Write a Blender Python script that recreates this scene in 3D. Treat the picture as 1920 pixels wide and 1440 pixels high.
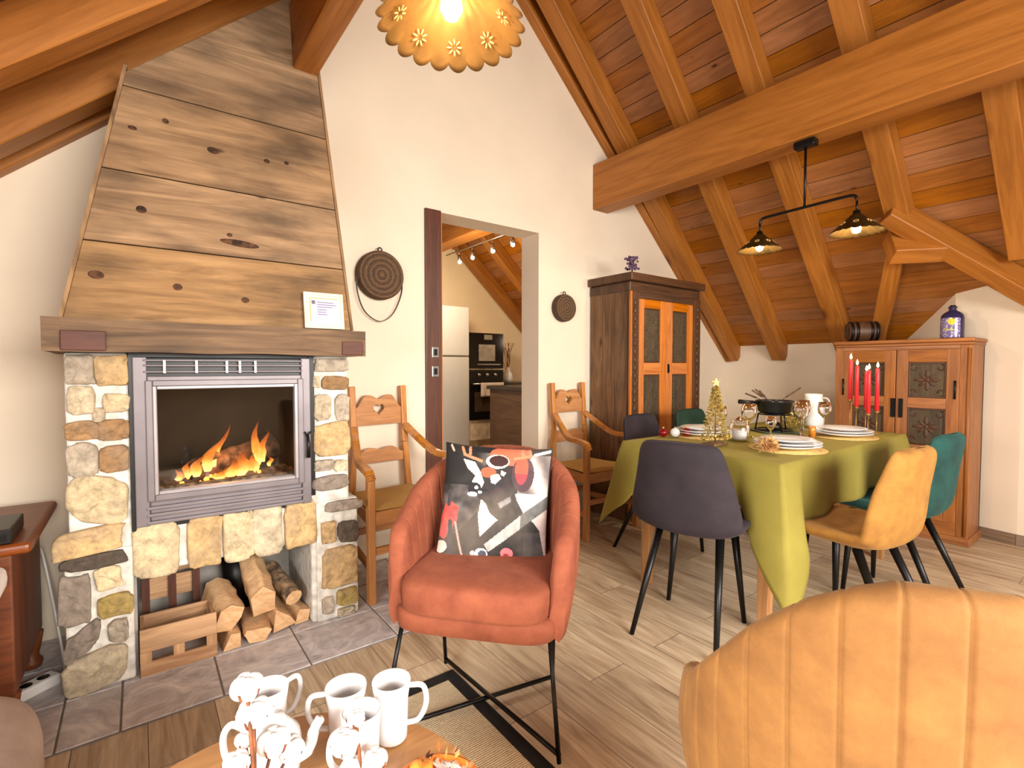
import bpy, bmesh, math, random
from mathutils import Vector, Matrix, Euler, noise
import gc; gc.disable()
R = math.radians
sc = bpy.context.scene
C = sc.collection
for o in list(bpy.data.objects):
    bpy.data.objects.remove(o)
# ------------------------------------------------------------------ camera
cd = bpy.data.cameras.new('camera'); cam = bpy.data.objects.new('camera', cd); C.objects.link(cam)
cam.location = (0, 0, 1.15); cam.rotation_euler = (R(88), 0, R(-36.9))
cd.sensor_width = 36; cd.lens = 932 * 36 / 1920; cd.clip_start = .02
sc.camera = cam
# ------------------------------------------------------------------ world, exposure
w = bpy.data.worlds.new('world'); sc.world = w; w.use_nodes = True
w.node_tree.nodes['Background'].inputs[0].default_value = (.75, .85, 1, 1)
w.node_tree.nodes['Background'].inputs[1].default_value = 1.2
sc.view_settings.view_transform = 'Standard'; sc.view_settings.look = 'None'
sc.view_settings.exposure = 1.0; sc.view_settings.gamma = 1
# ------------------------------------------------------------------ window daylight and room fittings
def area(name, loc, rot, sx, sy, p, col):
    l = bpy.data.lights.new(name, 'AREA'); l.shape = 'RECTANGLE'; l.size = sx; l.size_y = sy; l.energy = p; l.color = col
    o = bpy.data.objects.new(name, l); C.objects.link(o); o.location = loc; o.rotation_euler = rot; l.spread = R(140); return o
def point(name, loc, p, col, r=.03):
    l = bpy.data.lights.new(name, 'POINT'); l.energy = p; l.color = col; l.shadow_soft_size = r
    o = bpy.data.objects.new(name, l); C.objects.link(o); o.location = loc; return o
area('daylight_gable_window', (1.0, -2.46, 1.66), (R(66), 0, 0), 2.5, 1.1, 112, (1, .94, .87))
area('daylight_side_window', (-1.16, .1, 1.15), (R(68), 0, R(-90)), 1.2, .6, 34, (1, .96, .92))
WARM = (1, .79, .54)

# ================================================================== helpers
def V(*a): return Vector(a)
class MB:
    def __init__(s): s.v = []; s.f = []; s.uv = []; s.sm = []; s.col = []
    def add(s, vs, fs, uvs=None, smooth=False, col=None, M=None):
        n = len(s.v)
        for p in vs:
            p = Vector(p); s.v.append(M @ p if M else p)
        for i, f in enumerate(fs):
            s.f.append([n + k for k in f]); s.sm.append(smooth)
            if uvs: s.uv.append(uvs[i])
            else: s.uv.append([(vs[k][0] + .31 * vs[k][1], vs[k][2] + .17 * vs[k][1]) for k in f])
            s.col.append(col or (1, 1, 1))
    def beam(s, p0, p1, wd, ht, up=(0, 0, 1), col=None, taper=1, M=None, ch=0.0):
        """bar from p0 to p1, width wd across, ht along up; uv u along the grain"""
        p0 = Vector(p0); p1 = Vector(p1); d = p1 - p0; L = d.length; d.normalize()
        upv = Vector(up); x = d.cross(upv)
        if x.length < 1e-4: x = d.cross(Vector((1, 0, 0)))
        x.normalize(); z = x.cross(d).normalized()
        vs = []
        for (p, k) in ((p0, 1), (p1, taper)):
            for a, b in ((-1, -1), (1, -1), (1, 1), (-1, 1)):
                vs.append(p + x * a * wd / 2 * k + z * b * ht / 2 * k)
        fs = [(3, 2, 1, 0), (4, 5, 6, 7), (0, 1, 5, 4), (1, 2, 6, 5), (2, 3, 7, 6), (3, 0, 4, 7)]
        ou = random.random() * 7
        uvs = [[(ou, 0), (ou, wd), (ou + ht, wd), (ou + ht, 0)]] * 2
        for ww, off in ((wd, 0), (ht, wd), (wd, wd + ht), (ht, 2 * wd + ht)):
            uvs.append([(ou, off), (ou, off + ww), (ou + L, off + ww), (ou + L, off)])
        s.add(vs, fs, uvs, False, col, M)
    def box(s, c, size, col=None, M=None, grain=None):
        c = Vector(c); sx, sy, sz = size
        g = grain if grain is not None else max(range(3), key=lambda i: size[i])
        if g == 0: s.beam(c - V(sx / 2, 0, 0), c + V(sx / 2, 0, 0), sy, sz, (0, 0, 1), col, 1, M)
        elif g == 1: s.beam(c - V(0, sy / 2, 0), c + V(0, sy / 2, 0), sx, sz, (0, 0, 1), col, 1, M)
        else: s.beam(c - V(0, 0, sz / 2), c + V(0, 0, sz / 2), sx, sy, (0, 1, 0), col, 1, M)
    def b2(s, x0, x1, y0, y1, z0, z1, col=None, M=None, grain=None):
        s.box(((x0 + x1) / 2, (y0 + y1) / 2, (z0 + z1) / 2), (x1 - x0, y1 - y0, z1 - z0), col, M, grain)
    def grid(s, fn, nu, nv, cu=False, cv=False, smooth=True, col=None, M=None, flip=False):
        vs = []; fs = []; uvs = []
        ru = nu if cu else nu + 1; rv = nv if cv else nv + 1
        for i in range(ru):
            for j in range(rv): vs.append(Vector(fn(i / nu, j / nv)))
        for i in range(nu):
            for j in range(nv):
                a = i * rv + j; b = ((i + 1) % ru) * rv + j; c = ((i + 1) % ru) * rv + (j + 1) % rv; d = i * rv + (j + 1) % rv
                q = (a, b, c, d); t = [(i / nu, j / nv), ((i + 1) / nu, j / nv), ((i + 1) / nu, (j + 1) / nv), (i / nu, (j + 1) / nv)]
                if flip: q = q[::-1]; t = t[::-1]
                fs.append(q); uvs.append(t)
        s.add(vs, fs, uvs, smooth, col, M)
    def lathe(s, prof, c=(0, 0, 0), n=24, M=None, col=None, smooth=True):
        cx, cy, cz = c; m = len(prof) - 1
        def fn(u, v):
            r, z = prof[min(m, int(round(v * m)))]; a = -u * 2 * math.pi
            return (cx + r * math.cos(a), cy + r * math.sin(a), cz + z)
        s.grid(fn, n, m, True, False, smooth, col, M)
    def sphere(s, c, r, n=12, M=None, col=None):
        if not hasattr(r, '__len__'): r = (r, r, r)
        m = max(6, n // 2 + 2)
        def fn(u, v):
            a = -u * 2 * math.pi; b = math.pi * (v - .5)
            return (c[0] + r[0] * math.cos(b) * math.cos(a), c[1] + r[1] * math.cos(b) * math.sin(a), c[2] + r[2] * math.sin(b))
        s.grid(fn, n, m, True, False, True, col, M)
    def tube(s, pts, r, n=8, col=None, M=None, caps=True, closed=False):
        pts = [Vector(p) for p in pts]; N = len(pts)
        rs = r if hasattr(r, '__len__') else [r] * N
        vs = []; ref = None
        for i, p in enumerate(pts):
            if closed: d = pts[(i + 1) % N] - pts[i - 1]
            else: d = pts[min(N - 1, i + 1)] - pts[max(0, i - 1)]
            d.normalize()
            if ref is None:
                ref = d.cross(V(0, 0, 1))
                if ref.length < .05: ref = d.cross(V(0, 1, 0))
            ref = (ref - d * ref.dot(d)).normalized(); o = d.cross(ref)
            for k in range(n):
                a = 2 * math.pi * k / n
                vs.append(p + ref * math.cos(a) * rs[i] + o * math.sin(a) * rs[i])
        fs = []
        for i in range(N if closed else N - 1):
            for k in range(n):
                a = i * n + k; b = i * n + (k + 1) % n; j = ((i + 1) % N) * n
                fs.append((a, b, j + (k + 1) % n, j + k))
        if caps and not closed:
            fs.append(tuple(range(n))[::-1]); fs.append(tuple((N - 1) * n + k for k in range(n)))
        L = [0]
        for i in range(1, N): L.append(L[-1] + (pts[i] - pts[i - 1]).length)
        L.append(L[-1] + .05)
        uvs = []
        for f in fs:
            if len(f) == 4 and n != 4 or (len(f) == 4): uvs.append([(L[min(i // n, len(L) - 1)], (i % n) * rs[0] * .8) for i in f])
            else: uvs.append([(vs[i][0], vs[i][2]) for i in f])
        s.add(vs, fs, uvs, True, col, M)
    def prism(s, poly, y0, y1, M=None, col=None, smooth=False, grain=0):
        """poly in x,z; extruded along y"""
        n = len(poly)
        vs = [(x, y0, z) for x, z in poly] + [(x, y1, z) for x, z in poly]
        fs = [tuple(range(n)), tuple(range(2 * n - 1, n - 1, -1))] + [(i, i + n, (i + 1) % n + n, (i + 1) % n) for i in range(n)]
        uvs = None
        if grain == 2: uvs = [[(vs[k][2], vs[k][0] + vs[k][1]) for k in f] for f in fs]
        if grain == 0: uvs = [[(vs[k][0], vs[k][2] + vs[k][1]) for k in f] for f in fs]
        s.add(vs, fs, uvs, smooth, col, M)
    def merge(s, me, M=None, col=None, smooth=False, swap=False):
        vs = [v.co.copy() for v in me.vertices]; fs = [tuple(p.vertices) for p in me.polygons]
        s.add(vs, fs, [[(vs[k][0], vs[k][2] + vs[k][1]) for k in f] for f in fs], smooth, col, M)
    def build(s, name, mat, parent=None, bevel=0, seg=2, sub=0, loc=None, label=None, merge_d=False):
        me = bpy.data.meshes.new(name)
        me.from_pydata([tuple(p) for p in s.v], [], s.f)
        me.uv_layers.new(name='UVMap'); me.color_attributes.new(name='Tint', type='FLOAT_COLOR', domain='CORNER')
        uvd = []; cdt = []
        for i, f in enumerate(s.f):
            for j in range(len(f)): uvd += [float(q) for q in s.uv[i][j]]; cdt += [*s.col[i], 1.0]
        me.uv_layers['UVMap'].data.foreach_set('uv', uvd); me.color_attributes['Tint'].data.foreach_set('color', cdt)
        for i, p in enumerate(me.polygons): p.use_smooth = s.sm[i]
        me.materials.append(mat)
        if merge_d:
            bm = bmesh.new(); bm.from_mesh(me); bmesh.ops.remove_doubles(bm, verts=bm.verts, dist=1e-5)
            bmesh.ops.recalc_face_normals(bm, faces=bm.faces); bm.to_mesh(me); bm.free()
        o = bpy.data.objects.new(name, me); C.objects.link(o)
        if bevel:
            m = o.modifiers.new('bevel', 'BEVEL'); m.width = bevel; m.segments = seg; m.limit_method = 'ANGLE'; m.angle_limit = R(35)
            m.harden_normals = False
        if sub:
            m = o.modifiers.new('sub', 'SUBSURF'); m.levels = sub; m.render_levels = sub
        if parent: o.parent = parent
        if loc: o.location = loc
        if label: o['label'] = label
        return o
def outline_mesh(outlines, depth):
    """filled 2D outlines (first outer, rest holes) in x,z thickened along y"""
    cu = bpy.data.curves.new('outline', 'CURVE'); cu.dimensions = '2D'; cu.fill_mode = 'BOTH'; cu.extrude = depth / 2
    for ol in outlines:
        sp = cu.splines.new('POLY'); sp.points.add(len(ol) - 1)
        for i, (x, z) in enumerate(ol): sp.points[i].co = (x, z, 0, 1)
        sp.use_cyclic_u = True
    o = bpy.data.objects.new('outline', cu); C.objects.link(o)
    dg = bpy.context.evaluated_depsgraph_get(); me = bpy.data.meshes.new_from_object(o.evaluated_get(dg))
    bpy.data.objects.remove(o); bpy.data.curves.remove(cu)
    me.transform(Matrix.Rotation(R(90), 4, 'X'))
    return me
def tag(o, label=None, cat=None, group=None, kind=None):
    if label: o['label'] = label
    if cat: o['category'] = cat
    if group: o['group'] = group
    if kind: o['kind'] = kind
    return o
def thing(name, label, cat, loc=(0, 0, 0), rz=0, group=None, rot=None):
    o = bpy.data.objects.new(name, None); C.objects.link(o); o.empty_display_size = .05
    o.location = loc; o.rotation_euler = rot or (0, 0, rz); return tag(o, label, cat, group)
def struct(o): o['kind'] = 'structure'; return o
def kids(o): return [c for c in bpy.data.objects if c.parent == o]
def dup(root, loc, rz, label=None, group=None, mats=None):
    def cp(o, par):
        c = o.copy(); C.objects.link(c); c.parent = par
        if mats and o.data and o.data.materials and o.data.materials[0] in mats:
            c.data = o.data.copy(); c.data.materials[0] = mats[o.data.materials[0]]
        for k in kids(o):
            if k is not c: cp(k, c)
        return c
    r = cp(root, None); r.location = loc; r.rotation_euler = (0, 0, rz)
    if label: r['label'] = label
    if group: r['group'] = group
    return r
def T(x, y, z): return Matrix.Translation((x, y, z))
def RX(a): return Matrix.Rotation(a, 4, 'X')
def RY(a): return Matrix.Rotation(a, 4, 'Y')
def RZ(a): return Matrix.Rotation(a, 4, 'Z')
def lerp(a, b, t): return a + (b - a) * t
def sst(t): t = max(0, min(1, t)); return t * t * (3 - 2 * t)
def interp(tab, t):
    for i in range(len(tab) - 1):
        if t <= tab[i + 1][0]:
            k = (t - tab[i][0]) / (tab[i + 1][0] - tab[i][0]); k = max(0, min(1, k))
            return [lerp(a, b, k) for a, b in zip(tab[i][1:], tab[i + 1][1:])]
    return list(tab[-1][1:])
def catmull(pts, n=8):
    P = [Vector(p) for p in pts]; P = [P[0] * 2 - P[1]] + P + [P[-1] * 2 - P[-2]]; out = []
    for i in range(1, len(P) - 2):
        for k in range(n):
            t = k / n; a, b, c, d = P[i - 1], P[i], P[i + 1], P[i + 2]
            out.append(.5 * ((2 * b) + (c - a) * t + (2 * a - 5 * b + 4 * c - d) * t * t + (3 * b - a - 3 * c + d) * t ** 3))
    out.append(P[-2]); return out

# ================================================================== materials
def srgb(r, g, b):
    f = lambda c: (c / 255 / 12.92) if c <= 10 else ((c / 255 + .055) / 1.055) ** 2.4
    return (f(r), f(g), f(b), 1)
class NT:
    def __init__(s, name):
        s.m = bpy.data.materials.new(name); s.m.use_nodes = True; s.t = s.m.node_tree
        s.b = s.t.nodes['Principled BSDF']
    def n(s, typ, ins=None, **kw):
        x = s.t.nodes.new(typ)
        for k, v in kw.items(): setattr(x, k, v)
        for k, v in (ins or {}).items():
            if isinstance(v, bpy.types.NodeSocket): s.t.links.new(v, x.inputs[k])
            else: x.inputs[k].default_value = v
        return x
    def set(s, **kw):
        for k, v in kw.items():
            k = k.replace('_', ' ')
            if isinstance(v, bpy.types.NodeSocket): s.t.links.new(v, s.b.inputs[k])
            else: s.b.inputs[k].default_value = v
    def mix(s, f, a, b, bt='MIX'):
        x = s.t.nodes.new('ShaderNodeMix'); x.data_type = 'RGBA'; x.blend_type = bt
        for i, v in ((0, f), (6, a), (7, b)):
            if isinstance(v, bpy.types.NodeSocket): s.t.links.new(v, x.inputs[i])
            else: x.inputs[i].default_value = v
        return x.outputs[2]
    def math(s, op, a, b=0):
        x = s.t.nodes.new('ShaderNodeMath'); x.operation = op
        for i, v in enumerate((a, b)):
            if isinstance(v, bpy.types.NodeSocket): s.t.links.new(v, x.inputs[i])
            else: x.inputs[i].default_value = v
        return x.outputs[0]
    def ramp(s, f, stops):
        x = s.t.nodes.new('ShaderNodeValToRGB'); s.t.links.new(f, x.inputs[0]); e = x.color_ramp.elements
        while len(e) < len(stops): e.new(.5)
        for i, (p, c) in enumerate(stops):
            e[i].position = p; e[i].color = c if len(c) == 4 else (*c, 1)
        return x.outputs[0]
    def bump(s, h, st=.3, d=.01):
        x = s.n('ShaderNodeBump', {'Strength': st, 'Distance': d}); s.t.links.new(h, x.inputs['Height'])
        s.t.links.new(x.outputs[0], s.b.inputs['Normal'])
def wood(name, c1, c2, scale=1.0, rand=.18, knots=.0, rough=.5, bump=.25, stain=0.0, sx=1.2, sy=14, knotc=(60, 30, 12)):
    m = NT(name)
    uv = m.n('ShaderNodeUVMap').outputs[0]; isl = m.n('ShaderNodeNewGeometry').outputs['Random Per Island']
    off = m.n('ShaderNodeCombineXYZ', {0: m.math('MULTIPLY', isl, 37.3), 1: m.math('MULTIPLY', isl, 91.7)}).outputs[0]
    p = m.n('ShaderNodeVectorMath', {0: uv, 1: off}, operation='ADD').outputs[0]
    g = m.n('ShaderNodeMapping', {0: p, 3: (sx * scale, sy * scale, 1)}).outputs[0]
    n1 = m.n('ShaderNodeTexNoise', {'Vector': g, 'Scale': 1.6, 'Detail': 6, 'Roughness': .6, 'Distortion': 1.4}).outputs[0]
    g2 = m.n('ShaderNodeMapping', {0: p, 3: (sx * 2.5 * scale, sy * 7 * scale, 1)}).outputs[0]
    n2 = m.n('ShaderNodeTexNoise', {'Vector': g2, 'Scale': 2.0, 'Detail': 3}).outputs[0]
    col = m.ramp(n1, [(.3, srgb(*c1)), (.68, srgb(*c2))])
    col = m.mix(m.math('MULTIPLY', m.math('SUBTRACT', n2, .35), .5), col, srgb(*[v * .74 for v in c1]))
    if stain:
        n3 = m.n('ShaderNodeTexNoise', {'Vector': m.n('ShaderNodeMapping', {0: p, 3: (2.2, 6, 1)}).outputs[0], 'Scale': 1.3, 'Detail': 4}).outputs[0]
        f = m.ramp(n3, [(.45, (0, 0, 0)), (.72, (1, 1, 1))])
        col = m.mix(m.math('MULTIPLY', f, stain), col, srgb(*[v * .45 for v in c1]))
    if knots:
        vo = m.n('ShaderNodeTexVoronoi', {'Vector': m.n('ShaderNodeMapping', {0: p, 3: (2.6, 6.0, 1)}).outputs[0], 'Scale': knots}, distance='EUCLIDEAN')
        f = m.ramp(vo.outputs['Distance'], [(.035, (1, 1, 1)), (.12, (0, 0, 0))])
        wn = m.n('ShaderNodeTexWhiteNoise', {'Vector': vo.outputs['Position']}).outputs[0]
        f = m.math('MULTIPLY', f, m.math('GREATER_THAN', wn, .45))
        col = m.mix(f, col, srgb(*knotc))
    hs = m.n('ShaderNodeHueSaturation', {'Color': col, 'Value': m.math('ADD', m.math('MULTIPLY', isl, rand * 2), 1 - rand),
              'Saturation': m.math('ADD', m.math('MULTIPLY', m.math('FRACT', m.math('MULTIPLY', isl, 7.7)), .2), .9)})
    m.set(Base_Color=hs.outputs[0], Roughness=rough); m.bump(n1, bump, .004)
    return m.m
def plain(name, c, rough=.5, metal=0, var=.1, sc_=12, bump=0, **kw):
    m = NT(name); tc = m.n('ShaderNodeTexCoord').outputs['Object']
    n = m.n('ShaderNodeTexNoise', {'Vector': tc, 'Scale': sc_, 'Detail': 5}).outputs[0]
    a = srgb(*[min(255, v * (1 + var)) for v in c]); b = srgb(*[v * (1 - var) for v in c])
    m.set(Base_Color=m.ramp(n, [(.35, b), (.65, a)]), Roughness=rough, Metallic=metal, **kw)
    if bump: m.bump(n, bump, .003)
    return m.m
def fabric(name, c, c2=None, sheen=.5, sc_=9, weave=900, rough=.85, bump=.25, shc=None):
    m = NT(name); tc = m.n('ShaderNodeTexCoord').outputs['Object']
    n = m.n('ShaderNodeTexNoise', {'Vector': tc, 'Scale': sc_, 'Detail': 7, 'Roughness': .65}).outputs[0]
    c2 = c2 or [v * .7 for v in c]
    f = m.n('ShaderNodeTexNoise', {'Vector': tc, 'Scale': weave, 'Detail': 2}).outputs[0]
    col = m.ramp(n, [(.3, srgb(*c2)), (.7, srgb(*c))])
    col = m.mix(m.math('MULTIPLY', f, .35), col, srgb(*[v * .6 for v in c2]))
    m.set(Base_Color=col, Roughness=rough, Sheen_Weight=sheen, Sheen_Roughness=.35, Sheen_Tint=srgb(*(shc or c)))
    m.bump(f, bump, .002); return m.m
def emit(name, c, s):
    m = NT(name); m.set(Base_Color=(*c, 1), Emission_Color=(*c, 1), Emission_Strength=s); return m.m
def tinted(name, rough=.9, sc_=40, bump=.6, var=.35, sc2=9):
    m = NT(name); a = m.n('ShaderNodeAttribute', attribute_name='Tint').outputs['Color']
    tc = m.n('ShaderNodeTexCoord').outputs['Object']
    n = m.n('ShaderNodeTexNoise', {'Vector': tc, 'Scale': sc_, 'Detail': 8, 'Roughness': .7}).outputs[0]
    n2 = m.n('ShaderNodeTexNoise', {'Vector': tc, 'Scale': sc2, 'Detail': 4}).outputs[0]
    k = m.ramp(n, [(.3, (1 - var,) * 3), (.7, (1 + var * .25,) * 3)])
    col = m.mix(1.0, a, k, 'MULTIPLY')
    col = m.mix(m.ramp(n2, [(.5, (0, 0, 0)), (.75, (.55, .55, .55))]), col, srgb(150, 135, 118))
    m.set(Base_Color=col, Roughness=rough); m.bump(n, bump, .006); return m.m
W_CEIL = wood('pine_boards', (140, 86, 36), (176, 114, 56), knots=1.5, rand=.06, rough=.5, sy=10, knotc=(66, 28, 8))
W_BEAM = wood('spruce_beam', (140, 86, 36), (178, 118, 60), knots=.5, rand=.05, rough=.5, sx=.8, sy=9, knotc=(100, 50, 18))
W_OLD = wood('weathered_plank', (122, 92, 60), (176, 140, 98), knots=1.6, rand=.08, rough=.8, stain=.75, sx=1.0, sy=11, knotc=(62, 42, 26))
W_MANT = wood('rough_dark_oak', (84, 64, 46), (130, 104, 78), knots=1.2, rand=.05, rough=.75, stain=.6, bump=.6)
W_RED = wood('red_oak_block', (66, 30, 14), (98, 48, 24), rough=.6)
W_HONEY = wood('honey_beech', (158, 98, 42), (200, 138, 72), rand=.08, rough=.35, sx=2, sy=18)
W_DARK = wood('dark_walnut_board', (84, 56, 34), (132, 96, 60), knots=1.0, rand=.15, rough=.6, stain=.5)
W_CARVE = wood('carved_dark_frame', (54, 32, 16), (92, 60, 34), rand=.1, rough=.5)
W_ORNG = wood('orange_pine_door', (164, 88, 30), (206, 128, 54), knots=.8, rand=.08, rough=.4, knotc=(100, 45, 12))
W_ANT = wood('antique_pine', (128, 74, 30), (176, 112, 52), knots=.9, rand=.1, rough=.5, stain=.25, knotc=(84, 40, 16))
W_PANEL = wood('aged_panel', (58, 46, 30), (90, 74, 50), rand=.1, rough=.7, stain=.4)
W_DOOR = wood('mahogany_door', (66, 34, 20), (98, 54, 34), rand=.04, rough=.4)
W_TABLE = wood('table_oak', (176, 122, 68), (214, 164, 104), rand=.04, rough=.35, sx=1.5, sy=10)
W_CRATE = wood('crate_slat', (164, 118, 78), (214, 172, 126), knots=1.5, rand=.1, rough=.85, stain=.5)
W_LEGW = wood('table_leg_wood', (150, 100, 52), (188, 136, 80), rough=.4)
W_CAB = wood('cherry_cabinet', (92, 44, 18), (132, 68, 30), rough=.4)
W_ISL = wood('island_oak', (92, 66, 44), (128, 96, 68), rough=.5, sx=1, sy=8)
BARK = plain('bark', (112, 92, 70), .95, 0, .45, 30, .9)
LOGEND = wood('split_log_wood', (196, 148, 98), (232, 194, 148), rand=.12, rough=.85, sx=6, sy=12, knots=0)
WALL = plain('warm_plaster', (226, 212, 190), .92, 0, .012, 3, .02)
WALLG = plain('grey_plaster', (206, 198, 190), .92, 0, .015, 3, .02)
MORTAR = plain('pale_mortar', (208, 204, 194), .95, 0, .10, 25, .8)
STONE = tinted('rubble_stone', .95, 30, 1.0, .55)
IRON = plain('grey_cast_iron', (112, 105, 108), .42, .35, .05, 8)
IRONL = plain('light_cast_iron', (146, 140, 142), .38, .4, .05, 8)
BLACK = plain('black_metal', (18, 17, 17), .38, .4, .1, 8)
SOOT = plain('soot', (26, 20, 17), .9, 0, .3, 10)
ASH = plain('ash', (96, 84, 74), 1, 0, .5, 40, .8)
CHROME = plain('brushed_steel', (176, 172, 166), .3, .9, .04, 6)
BRASS = plain('aged_brass', (150, 110, 58), .42, .55, .18, 9)
DBRASS = plain('dark_brass', (74, 56, 26), .4, .8, .2, 9)
WHITE = plain('white_porcelain', (222, 222, 222), .12, 0, .01, 3)
WHITEM = plain('white_matt', (232, 230, 226), .6, 0, .02, 5)
COTTON = fabric('cotton_boll_fluff', (232, 230, 226), (205, 202, 200), .15, 60)
HUSK = plain('brown_husk', (104, 58, 28), .8, 0, .3, 40)
RUST = fabric('rust_velvet', (160, 88, 58), (128, 62, 38), .2, 13, shc=(220, 150, 120))
MUSTARD = fabric('mustard_velvet', (150, 104, 48), (120, 78, 32), .18, 12, shc=(220, 190, 140))
MUSTD = fabric('mustard_seat_velvet', (178, 128, 52), (140, 94, 34), .2, 12, shc=(230, 190, 130))
PLUM = fabric('plum_velvet', (46, 35, 42), (28, 21, 28), .14, 9, shc=(120, 100, 125))
TEAL = fabric('teal_velvet', (20, 84, 76), (8, 44, 44), .25, 9, shc=(60, 150, 150))
GREEN = fabric('dark_green_velvet', (28, 66, 46), (14, 42, 30), .35, 9)
TAUPE = fabric('taupe_fabric', (158, 134, 118), (130, 108, 94), .3, 12)
CREAM = fabric('cream_throw', (214, 192, 164), (196, 170, 140), .3, 14)
CREAMW = fabric('white_throw', (236, 228, 222), (220, 208, 200), .3, 14)
CLOTH = fabric('olive_tablecloth', (148, 136, 54), (130, 118, 42), .08, 4, 1400, bump=.08)
STRAW = None
def rush():
    m = NT('rush_seat'); tc = m.n('ShaderNodeTexCoord').outputs['Object']
    wv = m.n('ShaderNodeTexWave', {'Vector': tc, 'Scale': 60, 'Distortion': 1.5}, bands_direction='DIAGONAL').outputs[1]
    m.set(Base_Color=m.ramp(wv, [(.1, srgb(168, 128, 62)), (.8, srgb(222, 186, 112))]), Roughness=.8); m.bump(wv, .4, .003); return m.m
RUSH = rush()
def jute():
    m = NT('jute_weave'); tc = m.n('ShaderNodeTexCoord').outputs['Object']
    wv = m.n('ShaderNodeTexWave', {'Vector': tc, 'Scale': 42, 'Distortion': 2.5, 'Detail': 3, 'Detail Scale': 4}, bands_direction='Y').outputs[1]
    w2 = m.n('ShaderNodeTexWave', {'Vector': tc, 'Scale': 60, 'Distortion': 3}, bands_direction='X').outputs[1]
    k = m.mix(.4, wv, w2)
    m.set(Base_Color=m.ramp(k, [(.1, srgb(182, 162, 122)), (.7, srgb(238, 224, 190))]), Roughness=.95); m.bump(wv, .5, .004); return m.m
JUTE = jute()
def floor_mat():
    m = NT('oak_plank_floor'); tc = m.n('ShaderNodeTexCoord').outputs['Object']
    mp = m.n('ShaderNodeMapping', {0: tc, 2: (0, 0, R(90))}).outputs[0]
    br = m.n('ShaderNodeTexBrick', {'Vector': mp, 'Color1': (0, 0, 0, 1), 'Color2': (1, 1, 1, 1), 'Mortar': (.5, .5, .5, 1), 'Scale': 1, 'Mortar Size': .0012, 'Bias': 0, 'Brick Width': 1.25, 'Row Height': .185}, offset=.37)
    off = m.n('ShaderNodeVectorMath', {0: m.n('ShaderNodeMapping', {0: tc, 3: (9, 1.1, 1)}).outputs[0], 1: m.n('ShaderNodeCombineXYZ', {1: m.math('MULTIPLY', br.outputs[0], 23.0), 0: m.math('MULTIPLY', br.outputs[0], 5.0)}).outputs[0]}, operation='ADD').outputs[0]
    n = m.n('ShaderNodeTexNoise', {'Vector': off, 'Scale': 1.3, 'Detail': 7, 'Roughness': .62, 'Distortion': 1.6}).outputs[0]
    n2 = m.n('ShaderNodeTexNoise', {'Vector': m.n('ShaderNodeMapping', {0: off, 3: (5, 1.6, 1)}).outputs[0], 'Scale': 2.2, 'Detail': 3}).outputs[0]
    col = m.ramp(n, [(.28, srgb(148, 124, 98)), (.5, srgb(194, 172, 142)), (.72, srgb(226, 208, 178))])
    col = m.mix(m.math('MULTIPLY', m.math('SUBTRACT', n2, .4), .9), col, srgb(100, 78, 56))
    hs = m.n('ShaderNodeHueSaturation', {'Color': col, 'Value': m.math('ADD', m.math('MULTIPLY', br.outputs[0], .25), .88)}).outputs[0]
    col = m.mix(br.outputs['Fac'], hs, srgb(70, 52, 38))
    m.set(Base_Color=col, Roughness=.42); m.bump(n, .08, .003); return m.m
FLOOR = floor_mat()
def slate():
    m = NT('grey_slate_tile'); tc = m.n('ShaderNodeTexCoord').outputs['Object']; isl = m.n('ShaderNodeNewGeometry').outputs['Random Per Island']
    off = m.n('ShaderNodeVectorMath', {0: tc, 1: m.n('ShaderNodeCombineXYZ', {0: m.math('MULTIPLY', isl, 31.0), 1: isl}).outputs[0]}, operation='ADD').outputs[0]
    n = m.n('ShaderNodeTexNoise', {'Vector': off, 'Scale': 6, 'Detail': 9, 'Roughness': .68, 'Distortion': 2.2}).outputs[0]
    col = m.ramp(n, [(.3, srgb(150, 146, 148)), (.5, srgb(190, 184, 184)), (.68, srgb(220, 214, 210))])
    m.set(Base_Color=col, Roughness=.6); m.bump(n, .35, .006); return m.m
SLATE = slate()
GROUT = plain('grout', (120, 112, 106), .9)
def glass(name, col=(1, 1, 1), rough=0, ior=1.3):
    m = NT(name); m.set(Base_Color=(*col, 1), Roughness=rough, Transmission_Weight=1, IOR=ior); return m.m
GLASS = glass('clear_glass')
def pane():
    m = NT('stove_glass'); t = m.t
    tr = m.n('ShaderNodeBsdfTransparent', {'Color': (.92, .88, .82, 1)}); gl = m.n('ShaderNodeBsdfGlossy', {'Color': (1, 1, 1, 1), 'Roughness': .02})
    fr = m.n('ShaderNodeFresnel', {'IOR': 1.35}); mx = m.n('ShaderNodeMixShader')
    t.links.new(fr.outputs[0], mx.inputs[0]); t.links.new(tr.outputs[0], mx.inputs[1]); t.links.new(gl.outputs[0], mx.inputs[2])
    t.links.new(mx.outputs[0], t.nodes['Material Output'].inputs[0]); return m.m
PANE = pane()
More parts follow.
